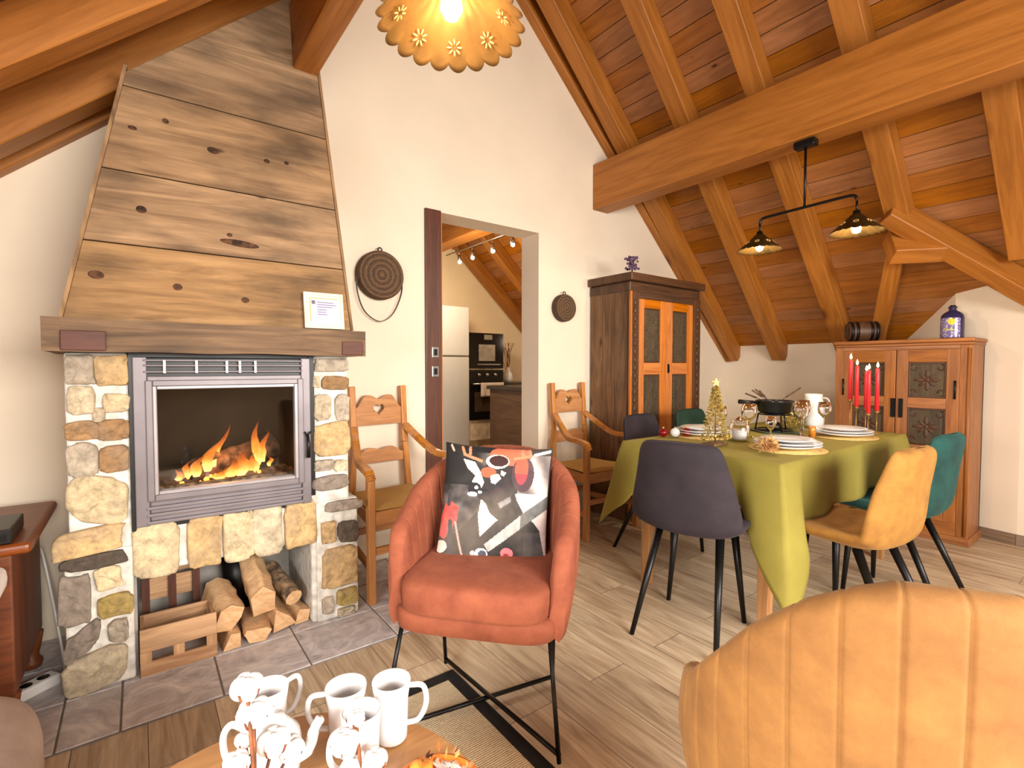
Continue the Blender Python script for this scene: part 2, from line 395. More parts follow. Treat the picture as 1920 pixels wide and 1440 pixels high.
def flame_mat():
    m = NT('fire_flame'); uv = m.n('ShaderNodeUVMap').outputs[0]; v = m.n('ShaderNodeSeparateXYZ', {0: uv}).outputs[1]
    n = m.n('ShaderNodeTexNoise', {'Vector': m.n('ShaderNodeTexCoord').outputs['Object'], 'Scale': 25, 'Detail': 4}).outputs[0]
    k = m.math('ADD', v, m.math('MULTIPLY', m.math('SUBTRACT', n, .5), .5))
    col = m.ramp(k, [(.0, (1, .62, .2)), (.35, (1, .34, .05)), (.9, (.75, .12, .02))])
    st = m.ramp(k, [(0, (1, 1, 1)), (.5, (.42, .42, .42)), (1, (.12, .12, .12))])
    em = m.n('ShaderNodeEmission', {'Color': col, 'Strength': m.math('MULTIPLY', st, 1.7)}); tr = m.n('ShaderNodeBsdfTransparent')
    lw = m.n('ShaderNodeLayerWeight', {'Blend': .35}).outputs['Facing']
    f = m.math('MULTIPLY', m.math('SUBTRACT', 1, lw), m.math('SUBTRACT', 1.15, m.math('MULTIPLY', k, .75)))
    mx = m.n('ShaderNodeMixShader', {0: f}); m.t.links.new(tr.outputs[0], mx.inputs[1]); m.t.links.new(em.outputs[0], mx.inputs[2])
    m.t.links.new(mx.outputs[0], m.t.nodes['Material Output'].inputs[0]); return m.m
FLAME = flame_mat()
CFLAME = emit('candle_flame', (1, .72, .3), 6)
BULB = emit('lamp_bulb', (1, .78, .42), 12)
EMBER = emit('ember', (1, .25, .04), 2.5)
PRINT = tinted('printed_fabric', .8, 400, .1, .12, 3)
def paint_only(name, rough=.6):
    m = NT(name); a = m.n('ShaderNodeAttribute', attribute_name='Tint').outputs['Color']; m.set(Base_Color=a, Roughness=rough); return m.m
PAINT = paint_only('painted_print'); PAINTG = paint_only('painted_glass', .15)
GOLD = plain('gold_leaf', (214, 176, 104), .35, .7, .35, 60)
REDB = plain('red_glass_bauble', (120, 14, 16), .12, .2, .1, 6)
WAX = plain('red_wax', (226, 44, 52), .4, 0, .05, 10, Subsurface_Weight=.3, Subsurface_Radius=(.02, .006, .005), Subsurface_Scale=.5)
LAV = plain('dried_lavender', (86, 66, 92), .95, 0, .3, 60)
PLACEM = plain('gold_placemat', (206, 172, 104), .7, 0, .1, 60)

# ================================================================== setting
M_ = .907; ZR = 5.614                                   # right slope: z = ZR - M_*x ; left: z = 2.272 + M_*x
def zr(x): return ZR - M_ * x
def zl(x): return 2.272 + M_ * x
RIDGE = (ZR - 2.272) / (2 * M_)
OFF = .19; D = 2.8; KY1 = 5.75; YB = -2.55; XL = -1.22; XK = 4.9
mb = MB(); mb.b2(XL - .2, 5.2, YB - .1, 6.0, -.06, 0); struct(mb.build('floor', FLOOR))
# slate tiles along the gable wall
mb = MB(); mb.b2(XL, 1.44, 1.955, 2.8, .0, .004)
xs = [-1.2, -.82, -.52, -.225, -.07, .215, .508, .86, 1.15, 1.438]
mg = MB()
for i in range(len(xs) - 1):
    for (y0, y1) in ((1.958, 2.232), (2.238, 2.52), (2.526, 2.798)):
        mg.b2(xs[i] + .003, xs[i + 1] - .003, y0, y1, .001, .008)
struct(mb.build('floor_hearth', GROUT)); struct(mg.build('floor_hearth_tiles', SLATE, bevel=.002, seg=1))
# gable wall with the doorway
DX0, DX1, DZ = 1.44, 2.345, 2.12; WT = .2
def wall_prism(mb, poly, y0, y1): mb.prism(poly, y0, y1)
mb = MB()
wall_prism(mb, [(XL, 0), (DX0, 0), (DX0, zl(DX0) + .1), (XL, zl(XL) + .1)], D, D + WT)
wall_prism(mb, [(DX0, DZ), (DX1, DZ), (DX1, zr(DX1) + .1), (RIDGE, zr(RIDGE) + .1), (DX0, zl(DX0) + .1)], D, D + WT)
wall_prism(mb, [(DX1, 0), (XK, 0), (XK, zr(XK) + .1), (DX1, zr(DX1) + .1)], D, D + WT)
struct(mb.build('wall_back', WALL))
mb = MB(); mb.b2(XL - .12, XL, YB, .0 - .55, 0, 1.4); mb.b2(XL - .12, XL, .75, KY1, 0, 1.4); mb.b2(XL - .12, XL, -.55, .75, 0, .8)
struct(mb.build('wall_left', WALLG))
mb = MB(); mb.prism([(XK, 0), (XK + .12, 0), (XK + .12, 1.6), (XK, 1.6)], 1.29, KY1)
mb.add([(4.9, 1.29, 0), (4.57, .93, 0), (4.57, .93, 1.85), (4.9, 1.29, 1.85), (5.0, 1.29, 0), (5.0, .93, 0), (5.0, .93, 1.85), (5.0, 1.29, 1.85)],
       [(0, 3, 2, 1), (0, 1, 5, 4), (3, 7, 6, 2), (1, 2, 6, 5), (4, 5, 6, 7), (0, 4, 7, 3)])
mb.add([(4.57, .93, 0), (4.50, .93 - .35, 0), (4.50, YB, 0), (5.0, YB, 0), (5.0, .93, 0), (4.57, .93, 1.85), (4.50, .93 - .35, 1.85), (4.50, YB, 1.85), (5.0, YB, 1.85), (5.0, .93, 1.85)],
       [(0, 1, 6, 5), (1, 2, 7, 6), (2, 3, 8, 7), (3, 4, 9, 8), (5, 6, 7, 8, 9)])
struct(mb.build('wall_right', WALL))
mb = MB(); mb.beam((4.49, .58, .035), (4.565, .93, .035), .02, .07); mb.beam((4.49, .58, .035), (4.49, YB, .035), .02, .07)
struct(mb.build('baseboard_right', wood('grey_oak_skirting', (108, 88, 70), (140, 118, 96))))
# rear gable wall with a window
mb = MB(); WX0, WX1, WZ0, WZ1 = -.3, 2.3, 1.08, 2.24
wall_prism(mb, [(XL, 0), (WX0, 0), (WX0, zl(WX0) + .1), (XL, zl(XL) + .1)], YB - .15, YB)
wall_prism(mb, [(WX1, 0), (XK, 0), (XK, zr(XK) + .1), (WX1, zr(WX1) + .1)], YB - .15, YB)
mb.b2(WX0, WX1, YB - .15, YB, 0, WZ0)
wall_prism(mb, [(WX0, WZ1), (WX1, WZ1), (WX1, zr(WX1) + .1), (RIDGE, zr(RIDGE) + .1), (WX0, zl(WX0) + .1)], YB - .15, YB)
struct(mb.build('wall_rear', WALL))
mb = MB()
for x in (WX0 + .03, 1.0, WX1 - .03): mb.box((x, YB - .05, (WZ0 + WZ1) / 2), (.06, .06, WZ1 - WZ0))
for z in (WZ0 + .03, WZ1 - .03): mb.box(((WX0 + WX1) / 2, YB - .05, z), (WX1 - WX0, .06, .06))
struct(mb.build('window_1', W_BEAM))
# ceiling boards (two slopes), tongue and groove planks running along the ridge
def slope(name, x0, x1, side, y0, y1):
    mb = MB(); n = int(abs(x1 - x0) * math.hypot(1, M_) / .128) + 1
    for i in range(n):
        a = x0 + (x1 - x0) * i / n; b = x0 + (x1 - x0) * (i + 1) / n; g = (b - a) * .02
        za = (zr(a) if side > 0 else zl(a)) + OFF; zb = (zr(b) if side > 0 else zl(b)) + OFF
        pa = V(a + g, 0, za + (zb - za) * .02); pb = V(b - g, 0, zb - (zb - za) * .02)
        d = (pb - pa); wd = d.length; mid = (pa + pb) / 2; nrm = V(M_ if side > 0 else -M_, 0, 1).normalized()
        c = mid + nrm * .011
        mb.beam((c.x, y0, c.z), (c.x, y1, c.z), wd, .022, nrm)
    return struct(mb.build(name, W_CEIL))
slope('ceiling_right', RIDGE, 5.06, 1, YB, D); slope('ceiling_left', XL - .2, RIDGE, -1, YB, D)
slope('ceiling_kitchen_right', RIDGE, 5.06, 1, D + WT, KY1 + .1); slope('ceiling_kitchen_left', XL - .2, RIDGE, -1, D + WT, KY1 + .1)
mb = MB()
for s_, f, x0, x1 in ((1, zr, RIDGE, 5.2), (-1, zl, XL - .3, RIDGE)):
    for (y0, y1) in ((YB - .2, KY1 + .2),):
        nrm = V(M_ * s_, 0, 1).normalized(); a = V(x0, 0, f(x0) + OFF) + nrm * .05; b = V(x1, 0, f(x1) + OFF) + nrm * .05
        mid = (a + b) / 2; mb.beam((mid.x, y0, mid.z), (mid.x, y1, mid.z), (b - a).length, .05, nrm)
struct(mb.build('ceiling_deck', W_CEIL))
def rafter(side, y, wd=.125, x0=RIDGE, x1=4.87, name='trim_rafter', ht=.138, ya=0, yb=0):
    f = zr if side > 0 else zl
    nrm = V(M_ * side, 0, 1).normalized()
    a = V(x0, y + ya, f(x0)) + nrm * ht / 2; b = V(x1, y + yb, f(x1)) + nrm * ht / 2
    mb = MB(); mb.beam(a, b, wd, ht, nrm)
    return struct(mb.build(name, W_BEAM, bevel=.004, seg=1))
ys = [2.60, 2.10, 1.59, 1.06, .56, .04, -.48, -1.0, -1.52, -2.04]
for i, y in enumerate(ys):
    x1 = 4.86
    if i == 3: x1 = 3.95
    if i == 4: x1 = 4.22
    rafter(1, y, x1=x1, ya=(-.02, -.09, -.06, -.03, 0, 0, 0, 0, 0, 0)[i], yb=(.12, .16, .10, .03, 0, 0, 0, 0, 0, 0)[i]); rafter(-1, y - (.03 if i == 0 else 0), x0=XL, x1=RIDGE)
rafter(1, 2.765, .07); rafter(-1, 2.765, .07, XL, RIDGE)
for y in (3.25, 3.8, 4.35, 4.95): rafter(1, y, .12); rafter(-1, y, .12, XL, RIDGE)
rafter(1, 5.55, .14)
# purlins and ridge
def purlin(x0, x1, z0, z1, y0, y1, name='trim_purlin'):
    mb = MB(); mb.b2(x0, x1, y0, y1, z0, z1, grain=1); return struct(mb.build(name, W_BEAM, bevel=.006, seg=1))
purlin(2.90, 3.07, 2.39, 2.742, YB, 2.8); purlin(.583, .69, 2.49, 2.80, YB, 2.52)
purlin(RIDGE - .07, RIDGE + .07, zr(RIDGE) - .2, zr(RIDGE), YB, D)
purlin(2.8, 3.0, 2.55, 2.9, D + WT, KY1 - .12, 'trim_kitchen_purlin')
# valley rafters of the little dormer
def vbeam(pts, wd, ht, name='trim_valley'):
    mb = MB(); nrm = V(M_, 0, 1).normalized()
    mb.beam(pts[0], pts[1], wd, ht, nrm); return struct(mb.build(name, W_BEAM, bevel=.004, seg=1))
nr = V(M_, 0, 1).normalized()
def onr(x, y, d): return V(x, y, zr(x)) + nr * d
vbeam((onr(3.84, 1.13, .02), onr(4.75, .22, .02)), .1, .17)
vbeam((onr(3.98, 1.10, .04), onr(4.86, 1.50, .04)), .1, .14)
vbeam((V(3.93, 1.14, 1.93), V(4.12, .9, 1.93)), .12, .2, 'trim_dormer_header')
mb = MB(); mb.b2(4.0, 4.5, .93, .99, 1.86, 1.90, grain=0); struct(mb.build('trim_dormer_board', W_BEAM))
# kitchen walls
mb = MB(); wall_prism(mb, [(XL, 0), (XK, 0), (XK, zr(XK) + .1), (RIDGE, zr(RIDGE) + .1), (XL, zl(XL) + .1)], KY1 - .1, KY1 + .05)
struct(mb.build('wall_kitchen', plain('cream_plaster', (236, 216, 180), .9, 0, .01, 3)))
# door leaf, slid back beside the opening
mb = MB(); mb.b2(1.425, 1.535, 2.782, 2.86, .008, 2.125, grain=2)
dr = struct(mb.build('door_1', W_DOOR, bevel=.003)); mb = MB(); mb.b2(1.535, 1.55, 2.80, 2.99, .008, 2.12, grain=2)
struct(mb.build('trim_door_jamb', W_ORNG, bevel=.001))
for z in (1.24, 1.12):
    mb = MB(); mb.b2(1.462, 1.512, 2.776, 2.784, z - .035, z + .035); h = mb.build('pull_plate', CHROME, dr, bevel=.004)
    mb = MB(); mb.b2(1.475, 1.499, 2.773, 2.777, z - .02, z + .02); mb.build('recess', BLACK, h)
# ================================================================== fireplace
FY = 2.27
fp = thing('fireplace', 'stone fireplace with grey iron stove and plank hood', 'fireplace', (.28, 2.5, 0))
FI = Matrix.Translation((-.28, -2.5, 0))
def fb(mb, name, mat, par=fp, **k): o = mb.build(name, mat, par, **k); o.data.transform(FI) if par is fp else None; return o
TONE = {'G': (186, 172, 152), 'T': (214, 180, 128), 'B': (206, 190, 160), 'C': (230, 208, 166), 'N': (166, 130, 90), 'K': (96, 84, 72), 'S': (156, 142, 128), 'Y': (190, 164, 96)}
mb = MB()
mb.b2(-.205, -.03, FY, 2.79, .008, 1.2); mb.b2(.595, .765, FY, 2.79, .008, 1.2)
mb.b2(-.22, -.03, FY - .012, 2.79, .008, .5); mb.b2(.613, .80, FY - .012, 2.79, .008, .55)
mb.b2(-.03, .613, FY + .01, 2.79, .38, .555); mb.b2(-.03, .60, 2.72, 2.79, .008, 1.2)
mort = fb(mb, 'mortar', MORTAR, bevel=.01)
stones = [(-0.198, 1.091, -0.126, 1.19, 'G'), (-0.121, 1.086, -0.03, 1.188, 'T'), (-0.198, 0.988, -0.124, 1.077, 'B'), (-0.102, 0.992, -0.032, 1.051, 'C'), (-0.128, 0.959, -0.102, 1.001, 'B'), (-0.202, 0.897, -0.117, 0.957, 'N'), (-0.115, 0.891, -0.035, 0.956, 'N'), (-0.2, 0.769, -0.124, 0.883, 'G'), (-0.112, 0.78, -0.036, 0.863, 'N'), (-0.2, 0.603, -0.041, 0.756, 'C'), (-0.247, 0.497, -0.052, 0.581, 'T'), (-0.225, 0.45, -0.051, 0.489, 'K'), (-0.135, 0.364, -0.065, 0.438, 'C'), (-0.233, 0.257, -0.151, 0.432, 'S'), (-0.128, 0.26, -0.036, 0.333, 'Y'), (-0.219, 0.152, -0.13, 0.24, 'S'), (-0.101, 0.168, -0.053, 0.239, 'G'), (-0.224, 0.012, -0.06, 0.145, 'B'), (0.619, 1.131, 0.759, 1.183, 'G'), (0.648, 1.051, 0.76, 1.102, 'N'), (0.61, 1.058, 0.633, 1.105, 'B'), (0.613, 0.914, 0.683, 1.024, 'B'), (0.708, 0.911, 0.764, 1.018, 'G'), (0.614, 0.752, 0.766, 0.895, 'T'), (0.61, 0.69, 0.692, 0.732, 'G'), (0.697, 0.681, 0.751, 0.723, 'B'), (0.604, 0.601, 0.756, 0.659, 'S'), (0.656, 0.5, 0.815, 0.54, 'S'), (0.709, 0.352, 0.798, 0.446, 'K'), (0.636, 0.359, 0.692, 0.457, 'T'), (0.639, 0.154, 0.789, 0.325, 'T'), (0.7, 0.063, 0.788, 0.134, 'Y'), (0.637, 0.047, 0.677, 0.112, 'G'), (0.705, 0.014, 0.775, 0.046, 'B')]
slant = {9: -.025, 10: .01, 15: .035, 17: .02, 13: 0}
random.seed(4)
mb = MB()
def stone(mb, x0, z0, x1, z1, tone, dep=.03, sl=0, yb=FY):
    cx, cz = (x0 + x1) / 2, (z0 + z1) / 2; a, b = (x1 - x0) / 2 + .004, (z1 - z0) / 2 + .004
    sd = random.random() * 99; n = 40; m = 7; e = random.uniform(.3, .62)
    def fn(u, v):
        th = -2 * math.pi * u; c, s_ = math.cos(th), math.sin(th)
        px = math.copysign(abs(c) ** e, c); pz = math.copysign(abs(s_) ** e, s_)
        k = 1 + .16 * noise.noise((c * 1.6 + sd, s_ * 1.6, sd)) + .06 * noise.noise((c * 5 + sd, s_ * 5, sd))
        r = [1.0, 1.0, .98, .92, .80, .66, .50, .34, .17, .0][min(9, int(round(v * 9)))]
        y = [.02, -.3, -.75, -.95, -1.0, -1.02, -1.0, -1.02, -1.0, -1.02][min(9, int(round(v * 9)))]
        x = cx + px * a * k * r; z = cz + pz * b * k * r + sl * (px * r)
        yy = yb + dep * y + .013 * noise.noise((x * 26, sd, z * 26)) * (v > .3) + .010 * noise.noise((x * 75, sd, z * 75)) * (v > .3)
        return (x, yy, max(z, .009))
    kk = random.uniform(.94, 1.05); cc = srgb(*[min(250, q * kk) for q in TONE[tone]])[:3]
    mb.grid(fn, n, 9, True, False, True, cc)
for i, (x0, z0, x1, z1, t) in enumerate(stones):
    low = z0 < .56 and (x0 < 0 or x0 > .6)
    stone(mb, x0, z0, x1, z1, t, .02, slant.get(i, 0), FY - (.012 if low else 0))
for (x0, x1, t) in [(-0.03, 0.112, 'C'), (0.142, 0.251, 'T'), (0.256, 0.361, 'C'), (0.366, 0.475, 'B'), (0.485, 0.613, 'T')]:
    stone(mb, x0, .367, x1, .565, t, .028, 0, FY + .01)
fb(mb, 'rubble_stone', STONE)
# log recess lining
mb = MB(); mb.b2(-.035, -.022, 2.29, 2.72, .009, .38); mb.b2(.6, .614, 2.29, 2.72, .009, .38); mb.b2(-.03, .6, 2.70, 2.722, .009, .38); mb.b2(-.03, .6, 2.3, 2.72, .375, .385)
fb(mb, 'recess_lining', plain('sooty_plaster', (150, 144, 136), .9, 0, .12, 5))
# mantel beam
mb = MB()
def mant(u, v):
    x = -.245 + 1.05 * v; th = u * 4; k = int(th) % 4; f = th - int(th)
    c = [(2.15, 1.2), (2.78, 1.2), (2.78, 1.31), (2.15, 1.31)]; p, q = c[k], c[(k + 1) % 4]
    y = lerp(p[0], q[0], f); z = lerp(p[1], q[1], f)
    y += .008 * noise.noise((x * 3, z * 5, 1)); z += .007 * noise.noise((x * 4, y * 3, 7)) - .004 * v
    return (x, y, z)
mb.grid(mant, 24, 60, True, False, False, flip=True)
mb.uv = [[(mb.v[k].x, mb.v[k].z * 1.0 + mb.v[k].y) for k in f] for f in mb.f]
for side in (0, 60):
    pass
mb.b2(-.244, -.2, 2.152, 2.77, 1.203, 1.304, grain=0); mb.b2(.76, .803, 2.152, 2.77, 1.2, 1.30, grain=0)
mt = fb(mb, 'mantel_beam', W_MANT)
for q in ((-.2, -.085, 2.142, 2.2, 1.203, 1.268), (.70, .79, 2.142, 2.2, 1.2, 1.258)):
    mb = MB(); mb.b2(*q); o = mb.build('tenon_block', W_RED, mt, bevel=.003); o.data.transform(FI)
# hood planks
def hoodp(x, z): return (x, 2.2 + .2 * (z - 1.31) / 1.1, z)
mb = MB(); ZS = [1.31, 1.585, 1.857, 2.19, 2.6]
def hl(z): return lerp(-.193, -.016, (z - 1.33) / (2.24 - 1.33))
def hr(z): return lerp(.756, .69, (z - 1.31) / (2.5 - 1.31))
for i in range(4):
    z0, z1 = ZS[i] + (.002 if i else 0), ZS[i + 1] - .002
    if i < 3:
        q = [(hl(z0), z0), (hr(z0), z0 + .0), (hr(z1), z1), (hl(z1), z1)]
    else:
        q = [(hl(z0), z0), (hr(z0), z0), (hr(2.56), 2.56), (hr(2.56), 2.84), (.6, 2.86), (hl(2.23), 2.245)]
    vs = [V(*hoodp(x, z)) for x, z in q]; vs2 = [p + V(0, .03, 0) for p in vs]; n = len(q); ou = random.random() * 5
    fs = [tuple(range(n)), tuple(range(2 * n - 1, n - 1, -1))] + [(k, k + n, (k + 1) % n + n, (k + 1) % n) for k in range(n)]
    al = vs + vs2
    mb.add(al, fs, [[(al[k].x + ou, al[k].z) for k in f] for f in fs])
hd = fb(mb, 'hood_front_planks', W_OLD, bevel=.002, seg=1)
KN = plain('plank_knot', (70, 46, 28), .9, 0, .4, 60)
for (x, z, a, b) in ((.344, 1.413, .014, .012), (.122, 1.445, .015, .013), (-.11, 1.465, .022, .015), (.02, 1.722, .016, .014), (.335, 1.642, .07, .014), (.30, 1.672, .010, .008), (.102, 2.088, .011, .010), (.257, 2.012, .022, .014), (.452, 2.018, .012, .010), (.53, 2.03, .010, .008), (.0, 2.03, .014, .008)):
    mb = MB(); p = hoodp(x, z); mb.sphere((0, 0, 0), (a, .0025, b), 18, M=T(x, p[1] - .0005, z) @ RX(R(-10)) @ RY(R(4))); o = mb.build('knot', KN, hd); o.data.transform(FI)
for f_, zt in ((hl, 2.27), (hr, 2.58)):
    mb = MB()
    sg = -1 if f_ is hl else 1
    a, b = V(*hoodp(f_(1.31), 1.31)), V(*hoodp(f_(zt), zt))
    q = [a + V(0, -.006, 0), V(a.x, 2.79, 1.31), V(b.x, 2.79, zt), b + V(0, -.006, 0)]; q2 = [p + V(sg * .011, 0, 0) for p in q]
    al = q + q2; fs = [(0, 1, 2, 3), (7, 6, 5, 4), (0, 4, 5, 1), (1, 5, 6, 2), (2, 6, 7, 3), (3, 7, 4, 0)]
    mb.add(al, fs, [[(al[k].z, al[k].y + al[k].x) for k in f] for f in fs])
    fb(mb, 'hood_side_board', W_OLD)
# stove casing
mb = MB()
mb.b2(-.03, .60, 2.262, 2.28, .548, .566); mb.b2(-.03, .60, 2.262, 2.28, 1.185, 1.2)
mb.b2(-.03, -.018, 2.25, 2.3, .555, 1.195); mb.b2(.588, .612, 2.255, 2.3, .585, 1.195)
fb(mb, 'stove_casing', BLACK)
mb = MB()
mb.b2(-.02, .59, 2.68, 2.70, .57, 1.19); mb.b2(-.02, -.01, 2.28, 2.7, .57, 1.19); mb.b2(.58, .592, 2.28, 2.7, .57, 1.19)
mb.b2(-.02, .59, 2.28, 2.7, .57, .60); mb.b2(-.02, .59, 2.28, 2.7, 1.14, 1.19)
fb(mb, 'firebox', SOOT)
mb = MB()
mb.b2(.0, .57, 2.32, 2.335, .66, .69)
mb.grid(lambda u, v: (.0 + .57 * u, 2.34 + .3 * v, .655 + .035 * noise.noise((u * 9, v * 6, 3)) + .02 * math.sin(v * 3)), 24, 12)
fb(mb, 'ash_bed', ASH)
# stove door, a hand's breadth proud of the casing at the handle side
dx0, dx1, dz0, dz1 = -.018, .586, .565, 1.185
door = bpy.data.objects.new('stove_door', None)
mb = MB()
def fr(mb, x0, x1, z0, z1, wd, y0, y1):
    mb.b2(x0, x0 + wd, y0, y1, z0, z1); mb.b2(x1 - wd, x1, y0, y1, z0, z1); mb.b2(x0 + wd, x1 - wd, y0, y1, z0, z0 + wd); mb.b2(x0 + wd, x1 - wd, y0, y1, z1 - wd, z1)
W_, H_ = dx1 - dx0, dz1 - dz0
mb.b2(0, .042, -.02, .012, 0, H_); mb.b2(W_ - .036, W_, -.02, .012, 0, H_)
mb.b2(.042, W_ - .036, -.006, .012, 0, .088); mb.b2(.042, W_ - .036, -.02, .012, .085, .105); mb.b2(.042, W_ - .036, -.02, .012, .505, .55)
for z in (.004, .032, .058): mb.b2(.03, W_ - .03, -.022, 0, z, z + .013)
for z in (.562, .585, .604): mb.b2(.03, W_ - .03, -.022, -.004, z, z + .008)
fr(mb, .036, W_ - .03, .092, .535, .022, -.032, .01)
d_ = mb.build('stove_door', IRON, fp, bevel=.003)
d_.location = (dx0 - .28, FY - .012 - 2.5, dz0); d_.rotation_euler = (0, 0, R(-2.2))
mb = MB(); fr(mb, .056, W_ - .05, .112, .515, .014, -.026, .01); mb.build('inner_frame', IRONL, d_, bevel=.003)
mb = MB()
for x in (.09, .19, .29, .335, .39): mb = MB(); mb.b2(x, x + .01, -.026, -.02, .56, .61); mb.build('vent_tab', IRONL, d_, bevel=.001)
mb = MB(); mb.b2(.04, W_ - .035, -.003, .0, .545, .615); mb.build('vent_slot', BLACK, d_)
mb = MB(); mb.b2(.068, W_ - .062, -.002, .002, .124, .503); mb.build('glass_pane', PANE, d_)
mb = MB(); mb.tube([(W_ - .018, -.02, .295), (W_ - .018, -.04, .295)], .006); mb.tube([(W_ - .03, -.04, .31), (W_ - .018, -.042, .295), (W_ - .004, -.04, .31)], .004)
mb.tube([(W_ - .018, -.042, .298), (W_ - .014, -.045, .25), (W_ - .016, -.047, .20)], [.006, .007, .008]); mb.build('handle', BLACK, d_)
# burning logs and flames inside
random.seed(9)
def burn_log(p0, p1, r, name='burning_log', label='charred log burning in the stove'):
    mb = MB(); p0 = Vector(p0); p1 = Vector(p1); n = 12; pts = [p0.lerp(p1, k / n) + V(noise.noise((k * .5, 0, r * 50)), 0, noise.noise((0, k * .5, r * 50))) * .008 for k in range(n + 1)]
    mb.tube(pts, [r * (1 + .2 * noise.noise((k * .8, r * 90, 0))) for k in range(n + 1)], 10)
    o = mb.build(name, plain('charred_wood', (74, 58, 48), .95, 0, .6, 28, 1.0)); return tag(o, label, 'log')
burn_log((.16, 2.46, .70), (.50, 2.56, .78), .055, label='thick grey charred log at the back of the stove fire')
burn_log((.08, 2.42, .675), (.26, 2.42, .79), .022, label='thin charred branch leaning left in the stove fire')
burn_log((.30, 2.38, .68), (.52, 2.40, .665), .028, label='low charred log at the front of the stove fire')
random.seed(2)
def flame(mb, x, y, z, h, r, lean, seed):
    n = 14
    def fn(u, v):
        a = -2 * math.pi * u; t = v; rr = r * (math.sin(math.pi * min(1, t * .85 + .18)) ** 1.2) * (1 - t) ** .35 * (1 + .3 * noise.noise((t * 5, a, seed)))
        if t > .98: rr = 0
        ox = lean * t * t * h + .018 * math.sin(t * 6 + seed) * t; return (x + ox + rr * math.cos(a), y + rr * .45 * math.sin(a), z + h * t)
    mb.grid(fn, 12, n, True)
fl = MB()
for f in [(.15, 2.40, .70, .07, .02, .2, 1), (.18, 2.39, .70, .10, .024, .3, 2), (.22, 2.40, .715, .16, .026, .42, 3), (.245, 2.41, .73, .19, .016, .4, 4), (.30, 2.36, .69, .08, .034, .4, 5), (.335, 2.36, .69, .11, .036, .3, 6), (.37, 2.39, .69, .10, .022, -.1, 7), (.41, 2.40, .72, .21, .022, -.05, 8), (.43, 2.41, .73, .15, .02, .1, 9), (.26, 2.36, .685, .05, .03, .4, 10), (.12, 2.40, .69, .05, .02, .2, 12), (.40, 2.38, .70, .09, .016, -.2, 14), (.455, 2.4, .71, .05, .012, 0, 11)]: flame(fl, *f)
o = fl.build('flames', FLAME); tag(o, 'orange flames rising from the logs behind the stove glass', 'fire', kind='stuff')
mb = MB()
for i in range(26): mb.sphere((random.uniform(.12, .42), random.uniform(2.36, 2.44), random.uniform(.675, .70)), random.uniform(.004, .011), 6)
tag(mb.build('embers', EMBER), 'glowing embers scattered on the ash in the stove', 'embers', kind='stuff')
point('fire_glow', (.28, 2.40, .80), .9, (1, .42, .12), .05)

# ================================================================== firewood, crates, bucket under the stove
random.seed(21)
def logp(poly, L, loc, rot, label, round_=False, seed=0):
    """cut end at local y=0 facing -y, log runs back along +y"""
    t = thing('firewood_log', label, 'firewood log', loc, rot=rot, group='firewood logs in the stove recess')
    n = 10; P = []
    for i in range(len(poly)):
        a = V(*poly[i], 0); b = V(*poly[(i + 1) % len(poly)], 0)
        for k in range(4): P.append(a.lerp(b, k / 4))
    def fn(u, v):
        p = P[int(round(u * len(P))) % len(P)]; k = 1 + .06 * noise.noise((v * 5, u * 9, seed)); return (p.x * k + .008 * noise.noise((v * 4, seed, 0)), v * L, p.y * k)
    mb = MB(); mb.grid(fn, len(P), n, True, False, True); mb.build('bark' if round_ else 'split_side', BARK if round_ else LOGEND, t)
    mb = MB(); pts = [fn(i / len(P), 0) for i in range(len(P))]; pts = [(x * .985, -.001, z * .985) for x, y, z in pts]
    mb.add(pts, [tuple(range(len(pts)))], [[(p[0], p[2]) for p in pts]]); mb.build('cut_end', LOGEND, t)
    return t
circ = [(.037 * math.cos(a * R(36)), .037 * math.sin(a * R(36))) for a in range(10)]
logp([(-.05, -.05), (.015, -.055), (.045, .0), (.05, .04), (.0, .06), (-.04, .04)], .235, (.275, 2.28, .125), (R(10), R(8), R(8)), 'split log stacked on the small one beside the crate', False, 1)
logp([(-.035, -.07), (.05, -.065), (.055, .03), (.01, .085), (-.04, .04)], .235, (.392, 2.27, .165), (R(22), R(-6), R(0)), 'big split log lying on top in the middle of the pile', False, 2)
logp(circ, .24, (.525, 2.30, .135), (R(18), 0, R(14)), 'round log with mossy bark on top at the right of the pile', True, 3)
logp([(-.04, -.045), (.055, -.03), (.03, .01), (-.03, .06)], .30, (.475, 2.275, .058), (R(6), 0, R(4)), 'triangular split log on the tiles under the round log', False, 4)
logp([(-.03, -.03), (.03, -.03), (.04, .02), (-.01, .035)], .28, (.556, 2.30, .042), (R(2), 0, R(8)), 'short dark split log against the right side of the recess', False, 5)
logp([(-.05, .015), (-.03, -.025), (.03, -.03), (.055, .01), (.04, .025), (-.04, .03)], .235, (.37, 2.245, .04), (0, 0, R(-3)), 'half round log lying on the tiles in the middle of the bottom row', False, 6)
logp([(-.03, -.03), (.035, -.028), (.035, .03), (.0, .035)], .30, (.275, 2.25, .04), (0, 0, R(3)), 'small orange split log at the bottom beside the crate', False, 7)
